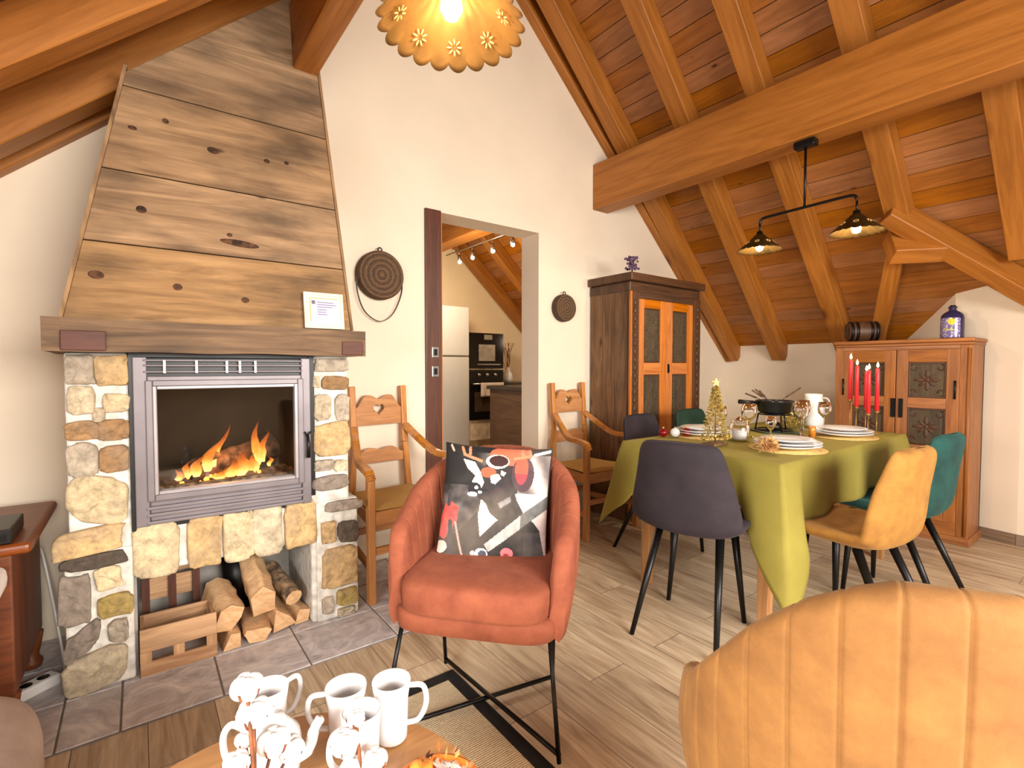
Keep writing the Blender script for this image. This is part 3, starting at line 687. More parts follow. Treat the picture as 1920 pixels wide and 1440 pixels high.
def crate(name, label, x0, x1, y0, y1, z0, z1, front, rot=None):
    t = thing(name, label, 'crate', ((x0 + x1) / 2, (y0 + y1) / 2, z0), rot=rot); w, d, h = x1 - x0, y1 - y0, z1 - z0; p = front
    if p == 'side':
        mb = MB(); mb.b2(-w / 2, w / 2, -d / 2, -d / 2 + .012, h * .52, h); mb.build('slat', W_CRATE, t, bevel=.002)
        mb = MB(); mb.b2(-w / 2, w / 2, -d / 2, -d / 2 + .012, 0, h * .3); mb.build('slat', W_CRATE, t, bevel=.002)
        mb = MB(); mb.b2(-w / 2, w / 2, d / 2 - .012, d / 2, 0, h * .85); mb.build('slat', W_CRATE, t, bevel=.002)
        for x in (-w / 2, -.02, w / 2 - .035):
            mb = MB(); mb.b2(x, x + .035, -d / 2 + (0 if x == -.02 else .0), -d / 2 + .0125, h * .3, h * .52); mb.build('batten', W_CRATE, t)
        for x in (-w / 2 + .007, w / 2 - .007):
            mb = MB(); mb.box((x, 0, h * .42), (.012, d - .026, h * .84), grain=1); mb.build('side_panel', W_CRATE, t)
    else:
        for z in (.0, h * .42, h * .72):
            mb = MB(); mb.b2(-w / 2, w / 2, d / 2 - .012, d / 2, z, z + h * .26); mb.build('slat', W_CRATE, t, bevel=.002)
        for x in (-w / 2, -.012, w / 2 - .03):
            mb = MB(); mb.b2(x, x + .028, d / 2 - .03, d / 2 - .0125, 0, h, grain=2); mb.build('batten', W_RED, t)
    return t
crate('wooden_crate', 'light slatted crate lying in front in the stove recess', -.018, .225, 2.235, 2.45, .009, .185, 'side')
crate('wooden_crate', 'darker slatted crate standing behind the front crate in the recess', -.01, .2, 2.46, 2.60, .009, .36, 'back')
t = thing('log_bucket', 'black metal bucket lying behind the firewood', 'bucket', (.36, 2.612, .01))
mb = MB(); mb.lathe([(.0, .02), (.06, .0), (.07, .12), (.08, .27), (.075, .27), (.06, .1)], M=T(0, 0, .005)); mb.build('pail', BLACK, t)
mb = MB(); mb.tube([(.078 * math.cos(a * R(15)), 0, .27 + .06 * math.sin(a * R(15))) for a in range(13)], .004); mb.build('bail_handle', BLACK, t)
# framed certificate on the mantel
t = thing('picture_frame', 'small cream framed certificate standing on the right end of the mantel', 'picture frame', (.64, 2.175, 1.312), rot=(R(-8), 0, R(0)))
mb = MB(); fr(mb, -.082, .082, 0, .155, .012, 0, .014); mb.build('frame', plain('cream_frame', (226, 216, 188), .5), t, bevel=.002)
mb = MB()
mb.b2(-.071, .071, .006, .010, .01, .145, srgb(214, 206, 190)[:3])
mb.b2(-.052, .058, .0045, .006, .028, .127, srgb(196, 188, 212)[:3]); mb.b2(-.055, .06, .004, .006, .13, .133, srgb(176, 164, 84)[:3]); mb.b2(-.058, -.055, .004, .006, .03, .13, srgb(176, 164, 84)[:3])
mb.b2(-.05, -.036, .003, .0045, .105, .12, srgb(96, 90, 110)[:3])
for i, z in enumerate((.112, .102, .092, .08, .07, .06)): mb.b2(-.028, [.04, .05, .035, .012, .008, .012][i], .0035, .0045, z, z + .0028, srgb(100, 92, 130)[:3])
mb.build('certificate', PAINT, t)
# power strip and cable
t = thing('power_strip', 'white power strip on the tiles left of the fireplace', 'power strip', (-.31, 2.37, .008), R(35))
mb = MB(); mb.b2(-.11, .06, -.03, .03, 0, .04); mb.build('body', WHITEM, t, bevel=.008)
for x in (-.08, -.03, .02):
    mb = MB(); mb.lathe([(0, .041), (.017, .041), (.018, .0405), (.018, .04)], (x, 0, 0), 14); mb.build('socket', BLACK, t)
mb = MB(); mb.tube(catmull([(-.255, 2.42, .02), (-.245, 2.47, .015), (-.27, 2.58, .12), (-.31, 2.68, .33), (-.33, 2.72, .42)]), .005, 6); tag(mb.build('white_cable', WHITEM), 'thin white cable hanging beside the fireplace down to the power strip', 'cable')

# ================================================================== left edge: cabinet, black box, armchair edges
t = thing('cherry_cabinet', 'dark reddish wood cabinet at the left edge beside the fireplace', 'cabinet', (-.6, 2.22, 0))
mb = MB(); mb.b2(-.3, .28, -.12, .4, .14, .585); mb.build('body', W_CAB, t, bevel=.006)
mb = MB(); mb.b2(-.34, .33, -.16, .44, .585, .62); mb.build('top_board', W_CAB, t, bevel=.014, seg=3)
for x in (-.26, .25):
    for y in (-.09, .36):
        mb = MB(); mb.lathe([(0, 0.008), (.03, .008), (.035, .03), (.022, .05), (.03, .09), (.038, .14), (0, .14)], (x, y, 0), 14); mb.build('turned_foot', W_CAB, t)
t = thing('media_box', 'flat black box on the cherry cabinet at the left edge', 'media box', (-.55, 2.16, .621))
mb = MB(); mb.b2(-.2, .235, -.09, .12, 0, .045); mb.build('case', BLACK, t, bevel=.004)
mb = MB(); mb.b2(-.19, .225, -.0915, -.089, .012, .03); mb.build('front_strip', plain('dark_gloss', (8, 8, 9), .1), t)
def cushion(mb, c, s, e=.35, nu=28, nv=16, M=None, puff=0):
    def fn(u, v):
        a = -2 * math.pi * u; b = math.pi * (v - .5); cb = math.cos(b); sb = math.sin(b)
        p = lambda q, e: math.copysign(abs(q) ** e, q)
        return (c[0] + s[0] / 2 * p(cb, e) * p(math.cos(a), e), c[1] + s[1] / 2 * p(cb, e) * p(math.sin(a), e), c[2] + s[2] / 2 * p(sb, e))
    mb.grid(fn, nu, nv, True, False, True, M=M)
t = thing('cream_armchair', 'cream slipcovered armchair with a white throw cut off by the left edge', 'armchair', (-.62, 1.80, 0))
mb = MB(); cushion(mb, (0, -.02, .3), (.6, .31, .58), .2); mb.build('arm', CREAM, t)
mb = MB(); cushion(mb, (.0, .02, .565), (.64, .36, .07), .35); mb.build('throw', CREAMW, t)
t = thing('taupe_pouf', 'rounded taupe upholstered seat cut off by the lower left corner', 'pouf', (-.47, 1.33, .0095))
mb = MB(); cushion(mb, (0, 0, .225), (.58, .56, .44), .45, 40, 20); mb.build('upholstery', TAUPE, t)
mb = MB(); mb.lathe([(0, 0.0), (.2, 0), (.2, .02), (0, .02)], n=20); mb.build('base', BLACK, t)

# ================================================================== round straw bags on the wall
def round_bag(name, label, x, z, r, strap, grp='round woven bags on the white wall'):
    t = thing(name, label, 'bag', (x, 2.795, z), group=grp)
    mb = MB(); N = 9
    prof = [(r, .0), (r + .004, -.012), (r + .004, -.045), (r * .97, -.056)]
    for k in range(N):
        rr = r * .97 * (1 - k / N); prof += [(rr, -.056 - .003), (rr - r * .97 / N * .5, -.064), (rr - r * .97 / N * .95, -.058)]
    prof.append((0, -.06))
    mb.lathe([(a, -b) for a, b in prof], M=RX(R(90)), n=48)
    m = NT('woven_straw_' + ('a' if r > .12 else 'b')); tc = m.n('ShaderNodeTexCoord').outputs['Object']
    s = m.n('ShaderNodeSeparateXYZ', {0: tc}); rad = m.math('SQRT', m.math('ADD', m.math('POWER', s.outputs[0], 2), m.math('POWER', s.outputs[2], 2)))
    wv = m.math('SINE', m.math('MULTIPLY', rad, 2 * math.pi / (r * .22)))
    n = m.n('ShaderNodeTexNoise', {'Vector': tc, 'Scale': 160, 'Detail': 2}).outputs[0]
    k = m.math('ADD', m.math('MULTIPLY', wv, .16), n)
    m.set(Base_Color=m.ramp(k, [(.25, srgb(50, 36, 26)), (.85, srgb(120, 88, 56))]), Roughness=.8); m.bump(n, .5, .004)
    mb.build('woven_body', m.m, t)
    mb = MB(); mb.tube([(.012 * math.cos(a), -.03, r + .012 + .012 * math.sin(a)) for a in [k * R(30) for k in range(12)]], .004, 6, closed=True); mb.build('top_loop', BLACK, t)
    if strap:
        mb = MB()
        pts = catmull([(-r * .98, -.03, r * .1), (-r * 1.02, -.035, -r * .7), (-r * .7, -.03, -r * 1.55), (-r * .05, -.028, -r * 1.95), (r * .55, -.03, -r * 1.6), (r * .95, -.032, -r * .7), (r * .98, -.03, r * .05)], 7)
        for i in range(len(pts) - 1): mb.beam(pts[i], pts[i + 1], .004, .013, (0, -1, 0) if False else (0, 1, 0))
        mb.build('strap', plain('dark_leather', (48, 34, 26), .5), t)
    return t
round_bag('round_straw_bag', 'large round woven bag with a hanging strap beside the fireplace', 1.125, 1.675, .135, True)
round_bag('round_straw_bag', 'small round woven bag without a strap, right of the doorway', 2.567, 1.59, .098, False)

# ================================================================== wooden armchairs with heart
def heart_chair():
    t = thing('heart_armchair', '', 'armchair'); bw = .155; fw = .25
    for s in (-1, 1):
        mb = MB()
        pts = [(s * (bw + .03), -.01 + .19, 0), (s * (bw + .02), .19, .42), (s * bw, .2, .7), (s * bw, .225, 1.03)]
        for a, b in zip(pts, pts[1:]): mb.beam(a, b, .034, .036, (0, 1, 0))
        mb.build('rear_post', W_HONEY, t, bevel=.004)
        mb = MB(); mb.beam((s * fw, -.23, 0), (s * fw, -.23, .62), .036, .036, (0, 1, 0)); mb.build('front_leg', W_HONEY, t, bevel=.004)
        mb = MB(); pp = catmull([(s * bw, .19, .80), (s * (bw + .03), .1, .735), (s * (bw + .07), -.03, .66), (s * (fw + .005), -.16, .652), (s * (fw + .015), -.245, .64), (s * (fw + .01), -.265, .605)], 5)
        for i in range(len(pp) - 1): mb.beam(pp[i], pp[i + 1] + (pp[i + 1] - pp[i]) * .15, .04, .032)
        mb.build('arm', W_HONEY, t, bevel=.008)
    def wavy(x0, x1, z0, hgt, amp, hole=None):
        n = 40; top = []
        for i in range(n + 1):
            u = i / n; x = lerp(x0, x1, u); k = abs(u - .5) * 2
            top.append((x, z0 + hgt - amp * sst((k - .5) / .5) - amp * .32 * math.exp(-(k / .22) ** 2)))
        ol = [[(x0, z0), (x1, z0)] + top[::-1]]
        if hole: ol.append(hole)
        return ol
    H = []
    for i in range(28):
        a = 2 * math.pi * i / 28; H.append((.0022 * 16 * math.sin(a) ** 3 * .95, .90 + .0022 * (13 * math.cos(a) - 5 * math.cos(2 * a) - 2 * math.cos(3 * a) - math.cos(4 * a))))
    mb = MB(); mb.merge(outline_mesh(wavy(-bw + .012, bw - .012, .81, .17, .075, H), .022), M=T(0, .218, 0)); mb.build('crest_rail', W_HONEY, t, bevel=.003)
    mb = MB(); mb.merge(outline_mesh(wavy(-bw + .012, bw - .012, .595, .085, .035), .02), M=T(0, .2, 0)); mb.build('mid_rail', W_HONEY, t, bevel=.003)
    mb = MB(); mb.beam((-fw, -.23, .41), (fw, -.23, .41), .026, .07); mb.build('seat_rail', W_HONEY, t, bevel=.003)
    for s in (-1, 1):
        mb = MB(); mb.beam((s * fw, -.23, .41), (s * (bw + .02), .19, .41), .024, .06); mb.build('seat_rail', W_HONEY, t, bevel=.003)
        mb = MB(); mb.beam((s * fw, -.23, .17), (s * (bw + .025), .185, .17), .022, .035); mb.build('stretcher', W_HONEY, t, bevel=.003)
    mb = MB(); mb.beam((-fw, -.23, .25), (fw, -.23, .25), .022, .035); mb.build('stretcher', W_HONEY, t, bevel=.003)
    mb = MB(); mb.beam((-bw - .02, .18, .22), (bw + .02, .18, .22), .022, .035); mb.build('stretcher', W_HONEY, t, bevel=.003)
    mb = MB()
    def seat(u, v):
        y = lerp(-.24, .18, v); hw = lerp(fw + .005, bw + .015, v); e = min(u, 1 - u, v, 1 - v); x = lerp(-hw, hw, u)
        z = .45 + .012 * min(1, e * 8) - .010 * abs(abs(u - .5) - abs(v - .5)); return (x, y, z)
    mb.grid(seat, 20, 20); mb.grid(lambda u, v: V(*seat(u, v)) - V(0, 0, .03), 20, 20, flip=True)
    mb.build('rush_seat', RUSH, t)
    return t
hc = heart_chair(); hc.location = (1.11, 2.53, .0085); hc.rotation_euler = (0, 0, R(3)); hc['label'] = 'wooden armchair with heart cut-out beside the fireplace, left of the doorway'; hc['group'] = 'wooden armchairs against the white wall'
dup(hc, (2.59, 2.53, .0), R(0), 'wooden armchair with heart cut-out standing between the doorway and the tall cupboard')
# ================================================================== barrel armchairs
PROF = [(0, 1.0), (.12, .995), (.21, .95), (.32, .87), (.48, .70), (.6, .54), (.79, .32), (1.0, .18), (1.3, .06), (1.6, .0), (3, 0)]
def barrel_chair(name, label, loc, rz, Ro, hb, ha, mat, zb=.335, prof=PROF, groove=.006, base=False, flare=.03, th=.06, arm=.26, legs=True):
    t = thing(name, label, 'armchair', loc, rz); NPHI = 144
    Larc = math.pi * Ro; La = arm - .02; Ltot = Larc + 2 * La
    def path(s):          # s in 0..1 ; returns centre, outward normal, 'back-ness' angle
        d = s * Ltot
        if d < La: return V(Ro, arm - d - .02, 0), V(1, 0, 0), 1 + (La - d) / .5
        if d > La + Larc: return V(-Ro, (d - La - Larc), 0), V(-1, 0, 0), 1 + (d - La - Larc) / .5
        a = (d - La) / Ro; return V(Ro * math.cos(a), -Ro * math.sin(a), 0), V(math.cos(a), -math.sin(a), 0), abs(a - math.pi / 2) / (math.pi / 2)
    nch = 22
    def fn(u, v):
        p, n, k = path(u); e = min(u, 1 - u) * Ltot
        top = ha + (hb - ha) * interp(prof, k)[0]
        endr = sst(min(1, e / .09)); top = lerp(ha - .12, top, endr ** .5)
        g = abs(((u * nch) % 1) - .5) * 2; gr = groove * math.exp(-((1 - g) * (Ltot / nch) * .5 / .0024) ** 2) if .05 < u < .95 else 0
        puff = .0006 * (1 - g ** 2)
        vv = v * 30
        tht = th * lerp(.55, 1, endr)
        if vv <= 11:  q = vv / 11; off = tht / 2 - gr + puff; z = lerp(zb, top - .03, q); bul = .012 * math.sin(q * math.pi)
        elif vv <= 19: a = (vv - 11) / 8 * math.pi; off = math.cos(a) * (tht / 2 - gr * .8 + puff * (1 - math.sin(a))); z = top - .03 + .03 * math.sin(a) - gr * .4 * math.sin(a); bul = 0
        else: q = (vv - 19) / 11; off = -tht / 2 + gr - puff; z = lerp(top - .03, zb + .02, q); bul = -.004 * math.sin(q * math.pi)
        q2 = (z - zb) / (hb - zb)
        out = flare * (q2 - .55) * 1.6
        if e < .05: p = p - V(0, .02 * (1 - e / .05), 0)
        r = p + n * (off + out + bul); return (r.x, r.y, z)
    mb = MB(); mb.grid(fn, NPHI * 4, 30, False, True, True)
    for s_ in (0, 1):
        ring = [V(*fn(s_, v / 30)) for v in range(30)]; mb.add(ring, [tuple(range(30)) if s_ else tuple(range(29, -1, -1))], smooth=True)
    mb.build('barrel_back', mat, t)
    ri = Ro - th / 2 - .008
    mb = MB(); cushion(mb, (0, (arm - ri) / 2 + .0, .43), (2 * ri + .01, arm + ri + .06, .125), .36, 48, 20); mb.build('seat_cushion', mat, t)
    mb = MB(); cushion(mb, (0, (arm - Ro) / 2 + .0, .355), (2 * ri + .055, arm + Ro + .03, .085), .32, 48, 12); mb.build('seat_base', mat, t)
    if legs:
        for s_ in (-1, 1):
            F, B = V(s_ * (Ro + .0), arm + .02, .0), V(s_ * (Ro - .07), -.14, .0)
            mb = MB(); mb.tube([V(s_ * (Ro - .04), arm - .05, .34), F + V(0, .01, .008)], .007); mb.build('front_leg', BLACK, t)
            mb = MB(); mb.tube([V(s_ * (Ro - .06), -.12, .34), B + V(0, 0, .008)], .007); mb.build('rear_leg', BLACK, t)
            mb = MB(); mb.tube([V(s_ * (Ro + .0), arm + .02, .01 if s_ > 0 else .024), V(-s_ * (Ro - .07), -.14, .01 if s_ > 0 else .024)], .0075); mb.build('floor_bar', BLACK, t)
            mb = MB(); mb.tube([V(s_ * (Ro - .04), arm - .05, .335), V(s_ * (Ro - .06), -.12, .335)], .007); mb.build('frame_rail', BLACK, t)
        mb = MB(); mb.tube([V(-(Ro - .04), arm - .05, .332), V(Ro - .04, arm - .05, .332)], .007); mb.build('frame_rail', BLACK, t)
    return t
barrel_chair('barrel_armchair', 'rust orange velvet barrel armchair on thin black wire legs', (.945, 1.395, .0095), R(131), .275, .83, .56, RUST, groove=.003, th=.06, arm=.22, zb=.318, prof=[(0, 1.0), (.2, .985), (.4, .92), (.6, .79), (.8, .62), (1.0, .42), (1.3, .16), (1.6, .0), (3, 0)])
barrel_chair('barrel_armchair', 'mustard velvet barrel armchair seen from behind in the right foreground', (1.05, .32, .0095), R(-57), .30, .875, .46, MUSTARD, groove=.0042, flare=.03, arm=.15)

# ---- printed cushion on the orange armchair
def inpoly(x, y, P):
    c = False; j = len(P) - 1
    for i in range(len(P)):
        if (P[i][1] > y) != (P[j][1] > y) and x < (P[j][0] - P[i][0]) * (y - P[i][1]) / (P[j][1] - P[i][1]) + P[i][0]: c = not c
        j = i
    return c
def rgb(*c): return srgb(*c)[:3]
def seg(x, y, a, b, w0, w1=None):
    w1 = w1 or w0; dx, dy = b[0] - a[0], b[1] - a[1]; t = max(0, min(1, ((x - a[0]) * dx + (y - a[1]) * dy) / (dx * dx + dy * dy)))
    return math.hypot(x - a[0] - dx * t, y - a[1] - dy * t) < lerp(w0, w1, t)
def art(x, y):          # x right, y down, 0..1
    n = noise.noise((x * 6, y * 6, 2)); n2 = noise.noise((x * 22, y * 22, 5)); f = noise.noise((x * 3 + y * 9, x * 9 - y * 3, 1))
    k = 70 + 60 * f + 20 * n2
    if x > .45: k = 150 + 55 * math.sin((x * 9 - y * 5) * 2.2) * (y < .45) + 18 * n2
    if x > .5 and y > .4: k = 200 + 14 * n2
    if x < .32 and y < .36: k = 22 + 30 * max(0, f)
    c = (k, k * .93, k * .9)
    if y < .07: c = (18, 18, 20)
    E = lambda cx, cy, rx, ry: ((x - cx) / rx) ** 2 + ((y - cy) / ry) ** 2 < 1
    # coat
    if inpoly(x, y, [(.0, .78), (.12, .78), (.22, .72), (.33, .6), (.36, .56), (.40, .72), (.44, .66), (.60, .56), (.78, .55), (.92, .68), (.99, .95), (1, 1), (0, 1)]): k = 26 + 16 * n2 + (26 if (x > .78 and .7 < y < .92) else 0); c = (k, k * .97, k * 1.02)
    # neck and head
    if inpoly(x, y, [(.40, .42), (.50, .40), (.64, .30), (.70, .46), (.78, .58), (.60, .62), (.46, .70), (.40, .66)]): k = 34 + 24 * n2; c = (k, k * .95, k * .95)
    if inpoly(x, y, [(.385, .46), (.43, .50), (.47, .57), (.545, .62), (.40, .76), (.37, .60)]): c = (226, 216, 202)
    if inpoly(x, y, [(.53, .49), (.64, .43), (.65, .47), (.56, .53)]): k = 120 + 50 * n2; c = (k, k, k)
    if inpoly(x, y, [(.36, .24), (.42, .16), (.62, .14), (.70, .24), (.70, .40), (.56, .46), (.42, .48), (.36, .46), (.33, .40), (.33, .32)]): c = (44 + 16 * n2, 38, 40)
    if E(.43, .245, .07, .045): c = (160, 88, 60)
    if inpoly(x, y, [(.32, .27), (.37, .27), (.40, .33), (.38, .38), (.33, .37), (.29, .33)]): c = (234, 226, 216)
    if inpoly(x, y, [(.45, .27), (.52, .25), (.55, .29), (.50, .34), (.46, .33)]): c = (214, 188, 178)
    if inpoly(x, y, [(.54, .22), (.59, .24), (.57, .27), (.54, .26)]): c = (226, 208, 196)
    if E(.41, .41, .05, .03): c = (30, 28, 30)
    if E(.32, .385, .06, .05): c = (26, 24, 28)
    if E(.305, .43, .045, .018) or E(.335, .375, .016, .014) or E(.37, .41, .018, .012): c = (232, 228, 228)
    if inpoly(x, y, [(.19, .14), (.30, .16), (.37, .26), (.33, .29), (.24, .22)]): c = (224, 208, 196)
    # hat, ear flap, goggles, antlers
    if E(.62, .08, .19, .095): c = (214, 100, 72)
    if E(.74, .24, .10, .15): c = (70, 50, 56)
    if E(.725, .20, .06, .13): c = (220, 84, 62) if y < .24 else (150, 60, 66)
    if E(.505, .145, .105, .065): c = (222, 200, 184)
    if E(.515, .14, .085, .05): c = (54, 24, 22)
    for a, b in (((.17, .03), (.20, .10)), ((.20, .10), (.36, .15)), ((.24, .02), (.25, .09)), ((.66, .11), (.80, .08)), ((.80, .08), (.78, .0)), ((.72, .02), (.73, .09))):
        if seg(x, y, a, b, .013): c = (212, 128, 92)
    if seg(x, y, (.84, .065), (.97, .03), .014): c = (226, 216, 206)
    if seg(x, y, (.06, .02), (.09, .07), .01): c = (200, 170, 150)
    # strap and buckle
    if inpoly(x, y, [(.48, .88), (.44, .82), (.78, .54), (.99, .40), (1, .50), (.82, .62)]):
        k = 172 + 26 * n2 if x < .74 else 92 + 20 * n2; c = (k, k, k * .97)
    if E(.42, .90, .055, .05): c = (206, 208, 214)
    if E(.43, .90, .035, .032): c = (50, 56, 76)
    if E(.345, .90, .02, .025): c = (170, 176, 186)
    if E(.64, .88, .055, .045): c = (222, 110, 112)
    if E(.635, .90, .025, .02): c = (140, 40, 50)
    # fist, stick, cuff
    if inpoly(x, y, [(.05, .52), (.12, .5), (.19, .54), (.19, .64), (.12, .72), (.08, .80), (.02, .78), (.02, .62)]): c = (212, 70 + 40 * n2, 66)
    if seg(x, y, (.17, .66), (.27, .98), .009): c = (206, 150, 138)
    if seg(x, y, (.09, .42), (.09, .52), .018): c = (60, 58, 62)
    if seg(x, y, (.12, .66), (.14, .98), .02): c = (30, 42, 50)
    if E(.05, .86, .06, .05): c = (228, 206, 192)
    if min(x, 1 - x, y, 1 - y) < .012: c = (20, 18, 18)
    return rgb(*[max(4, min(250, q)) for q in c])
def pillow(name, label, loc, rot, w, h, dep):
    t = thing(name, label, 'cushion', loc, rot=rot); N = 170
    def surf(u, v, s_):
        x = u * 2 - 1; z = v * 2 - 1; e = max(0, (1 - x ** 4) * (1 - z ** 4)) ** .55
        pin = 1 - .05 * (1 - abs(x) ** 3) * abs(z) ** 3; pin2 = 1 - .05 * (1 - abs(z) ** 3) * abs(x) ** 3
        return (x * w / 2 * pin2, s_ * dep / 2 * e, z * h / 2 * pin)
    mb = MB(); n0 = 0
    mb.grid(lambda u, v: surf(u, v, -1), N, N)
    mb.col = [art((i // N + .5) / N, 1 - (i % N + .5) / N) for i in range(N * N)]
    mb.build('printed_front', PRINT, t)
    mb = MB(); mb.grid(lambda u, v: surf(u, v, 1), 24, 24, flip=True); mb.build('black_back', BLACK, t)
    return t
pillow('printed_cushion', 'square cushion printed with a reindeer in goggles and coat on the orange armchair', (1.012, 1.45, .655), (R(-17), R(3), R(-41)), .40, .43, .10)

# ================================================================== dining chairs
def dining_chair(label, loc, rz, mat, grp='velvet dining chairs round the table'):
    t = thing('dining_chair', label, 'dining chair', loc, rz, grp)
    prof = [(0, .235, .455, .34, .03, .012, 0), (.06, .225, .463, .40, .05, .02, 0), (.3, .05, .455, .455, .06, .035, 0), (.48, -.10, .45, .465, .06, .045, .01),
            (.58, -.175, .475, .47, .06, .03, .03), (.66, -.20, .55, .465, .052, .01, .05), (.8, -.222, .68, .41, .045, 0, .055), (.94, -.245, .80, .35, .04, 0, .045), (1, -.25, .845, .30, .028, 0, .04)]
    NT_ = 40
    def cen(t_):
        P = [prof[0]] * 1 + prof; return interp(prof, t_)
    def fn(u, v):
        y, z, wd, th, lz, ly = cen(u); a = v * 2 * math.pi
        y2, z2 = cen(min(1, u + .02))[:2]; y1, z1 = cen(max(0, u - .02))[:2]; d = V(0, y2 - y1, z2 - z1).normalized(); n = V(0, -d.z, d.y)
        if u < .02: n = V(0, .3, 1).normalized()
        c, s_ = math.cos(a), math.sin(a); px = math.copysign(abs(c) ** .45, c); pn = math.copysign(abs(s_) ** .7, s_)
        k = 1 if 0 < u < 1 else .9
        e = abs(px) ** 2.2
        p = V(px * wd / 2 * k, y, z) - n * (pn * th / 2 * (1 if 0 < u < 1 else .25)) + V(0, ly * e, lz * e * 1.0)
        return p
    mb = MB(); mb.grid(fn, NT_, 36, False, True, True)
    for s_ in (0, 1):
        ring = [V(*fn(s_, v / 36)) for v in range(36)]; mb.add(ring, [tuple(range(36))], smooth=True)
    o = mb.build('seat_shell', mat, t, sub=1, merge_d=True)
    for sx in (-1, 1):
        for sy in (-1, 1):
            mb = MB(); a = V(sx * .13, .02 + sy * .10, .435); b = V(sx * .175, -.06 + (.20 if sy > 0 else -.21), .0)
            mb.tube([a, b], [.018, .010], 12); mb.build('leg', BLACK, t)
    return t
dc = dining_chair('dark plum velvet chair with its back to the camera at the near table end', (1.975, 1.265, 0), R(-76), PLUM)
dup(dc, (2.39, .80, 0), R(-6), 'mustard yellow velvet dining chair on the near long side of the table', mats={PLUM: MUSTD})
dup(dc, (3.0, .83, 0), R(-4), 'teal velvet dining chair next to the mustard dining chair', mats={PLUM: TEAL})
dup(dc, (2.60, 1.86, 0), R(184), 'plum velvet dining chair on the far side, in front of the tall cupboard')
dup(dc, (3.20, 1.90, 0), R(180), 'dark green velvet dining chair on the far side of the table', mats={PLUM: GREEN})

# ================================================================== dining table and cloth
TX0, TX1, TY0, TY1 = 2.075, 3.60, .95, 1.755
t = thing('dining_table', 'wooden dining table standing under the olive tablecloth', 'dining table', ((TX0 + TX1) / 2, (TY0 + TY1) / 2, 0)); ox, oy = -(TX0 + TX1) / 2, -(TY0 + TY1) / 2
mb = MB(); mb.b2(TX0 + ox, TX1 + ox, TY0 + oy, TY1 + oy, .715, .742); mb.build('tabletop', W_TABLE, t, bevel=.004)
mb = MB(); mb.b2(TX0 + ox + .07, TX1 + ox - .07, TY0 + oy + .07, TY1 + oy - .07, .64, .715); mb.build('apron', W_LEGW, t, bevel=.003)
for x in (TX0 + .085, TX1 - .085):
    for y in (TY0 + .085, TY1 - .1):
        mb = MB(); mb.beam((x + ox, y + oy, .65), (x + ox - .02 * (1 if x < 3 else -1), y + oy, 0), .062, .062, (0, 1, 0), taper=.72); mb.build('leg', W_LEGW, t, bevel=.003)
def cloth():
    x0, x1, y0, y1 = TX0 - .008, TX1 + .008, TY0 - .008, TY1 + .008; r = .02
    P = []; w_, h_ = x1 - x0, y1 - y0
    cors = [(x0, y0), (x1, y0), (x1, y1), (x0, y1)]
    per = [0, w_, w_ + h_, 2 * w_ + h_, 2 * (w_ + h_)]; Lp = per[-1]; N = 360
    def pos(s):
        s = s % Lp
        for k in range(4):
            if s <= per[k + 1] + 1e-9:
                a, b = cors[k], cors[(k + 1) % 4]; u = (s - per[k]) / (per[k + 1] - per[k]); break
        p = V(lerp(a[0], b[0], u), lerp(a[1], b[1], u), 0)
        c = V((x0 + x1) / 2, (y0 + y1) / 2, 0)
        nn = [V(0, -1, 0), V(1, 0, 0), V(0, 1, 0), V(-1, 0, 0)][k]
        # blend normals near corners
        for kk in range(4):
            d = (p - V(*cors[kk], 0)).length
            if d < .09:
                dg = (V(*cors[kk], 0) - c); dg = V(math.copysign(1, dg.x), math.copysign(1, dg.y), 0).normalized(); nn = nn.lerp(dg, (1 - d / .09) ** .8).normalized()
        return p, nn
    flap = {0: (.60, .17, .085), 1: (.42, .2, .08), 2: (.36, .2, .06), 3: (.46, .2, .10)}
    base = [.235, .19, .22, .175]
    def drop(s):
        s = s % Lp; k = [i for i in range(4) if s <= per[i + 1] + 1e-9][0]
        u = (s - per[k]) / (per[k + 1] - per[k]); d = base[k] + .02 * math.sin(u * 5 + k) + .025 * noise.noise((s * 3, k, 0)); tilt = 0
        for c_ in range(4):
            e = min(abs(s - per[c_]), Lp - abs(s - per[c_])); L, wd, tl = flap[c_]
            if e < wd: q = (1 - e / wd); d = lerp(d, L, q ** 1.25); tilt = tl * q
        return d, tilt
    rows = 16; vs = []; fs = []; uvs = []
    for i in range(N):
        s = i / N * Lp
        p, nn = pos(s); d, tilt = drop(s)
        for j in range(rows + 1):
            v = j / rows
            rip = (.012 * math.sin(s * 19 + 1.2 * math.sin(s * 5)) + .010 * noise.noise((s * 7, v * 1.5, 3))) * v ** 1.2
            z = .752 - d * v - (.0 if j else 0)
            q = p + nn * (.004 + .006 * min(1, v * 8) + .05 * v * (d / .25) * .25 + tilt * v + rip); vs.append(V(q.x, q.y, z))
    for i in range(N):
        a, b = i * (rows + 1), ((i + 1) % N) * (rows + 1)
        for j in range(rows): fs.append((a + j, b + j, b + j + 1, a + j + 1)); uvs.append([(vs[k].x, vs[k].z) for k in fs[-1]])
    mb = MB(); fs = [f[::-1] for f in fs]; mb.add(vs, fs, uvs, True)
    nx, ny = 60, 30
    rim = [vs[i * (rows + 1)] for i in range(N)]
    c = V((x0 + x1) / 2, (y0 + y1) / 2, .7535)
    def top(u, v):
        p = rim[int(round(u * N)) % N]; q = p.lerp(V(c.x, c.y, p.z), v); e = min(1, v * 14)
        q.z = .752 + .0018 * e + .0012 * noise.noise((q.x * 5, q.y * 5, 0)) * e; return q
    mb.grid(top, N, 24, True, False, True)
    return mb
o = cloth().build('tablecloth', CLOTH, merge_d=True)
m_ = o.modifiers.new('solid', 'SOLIDIFY'); m_.thickness = .0015; m_.offset = 1
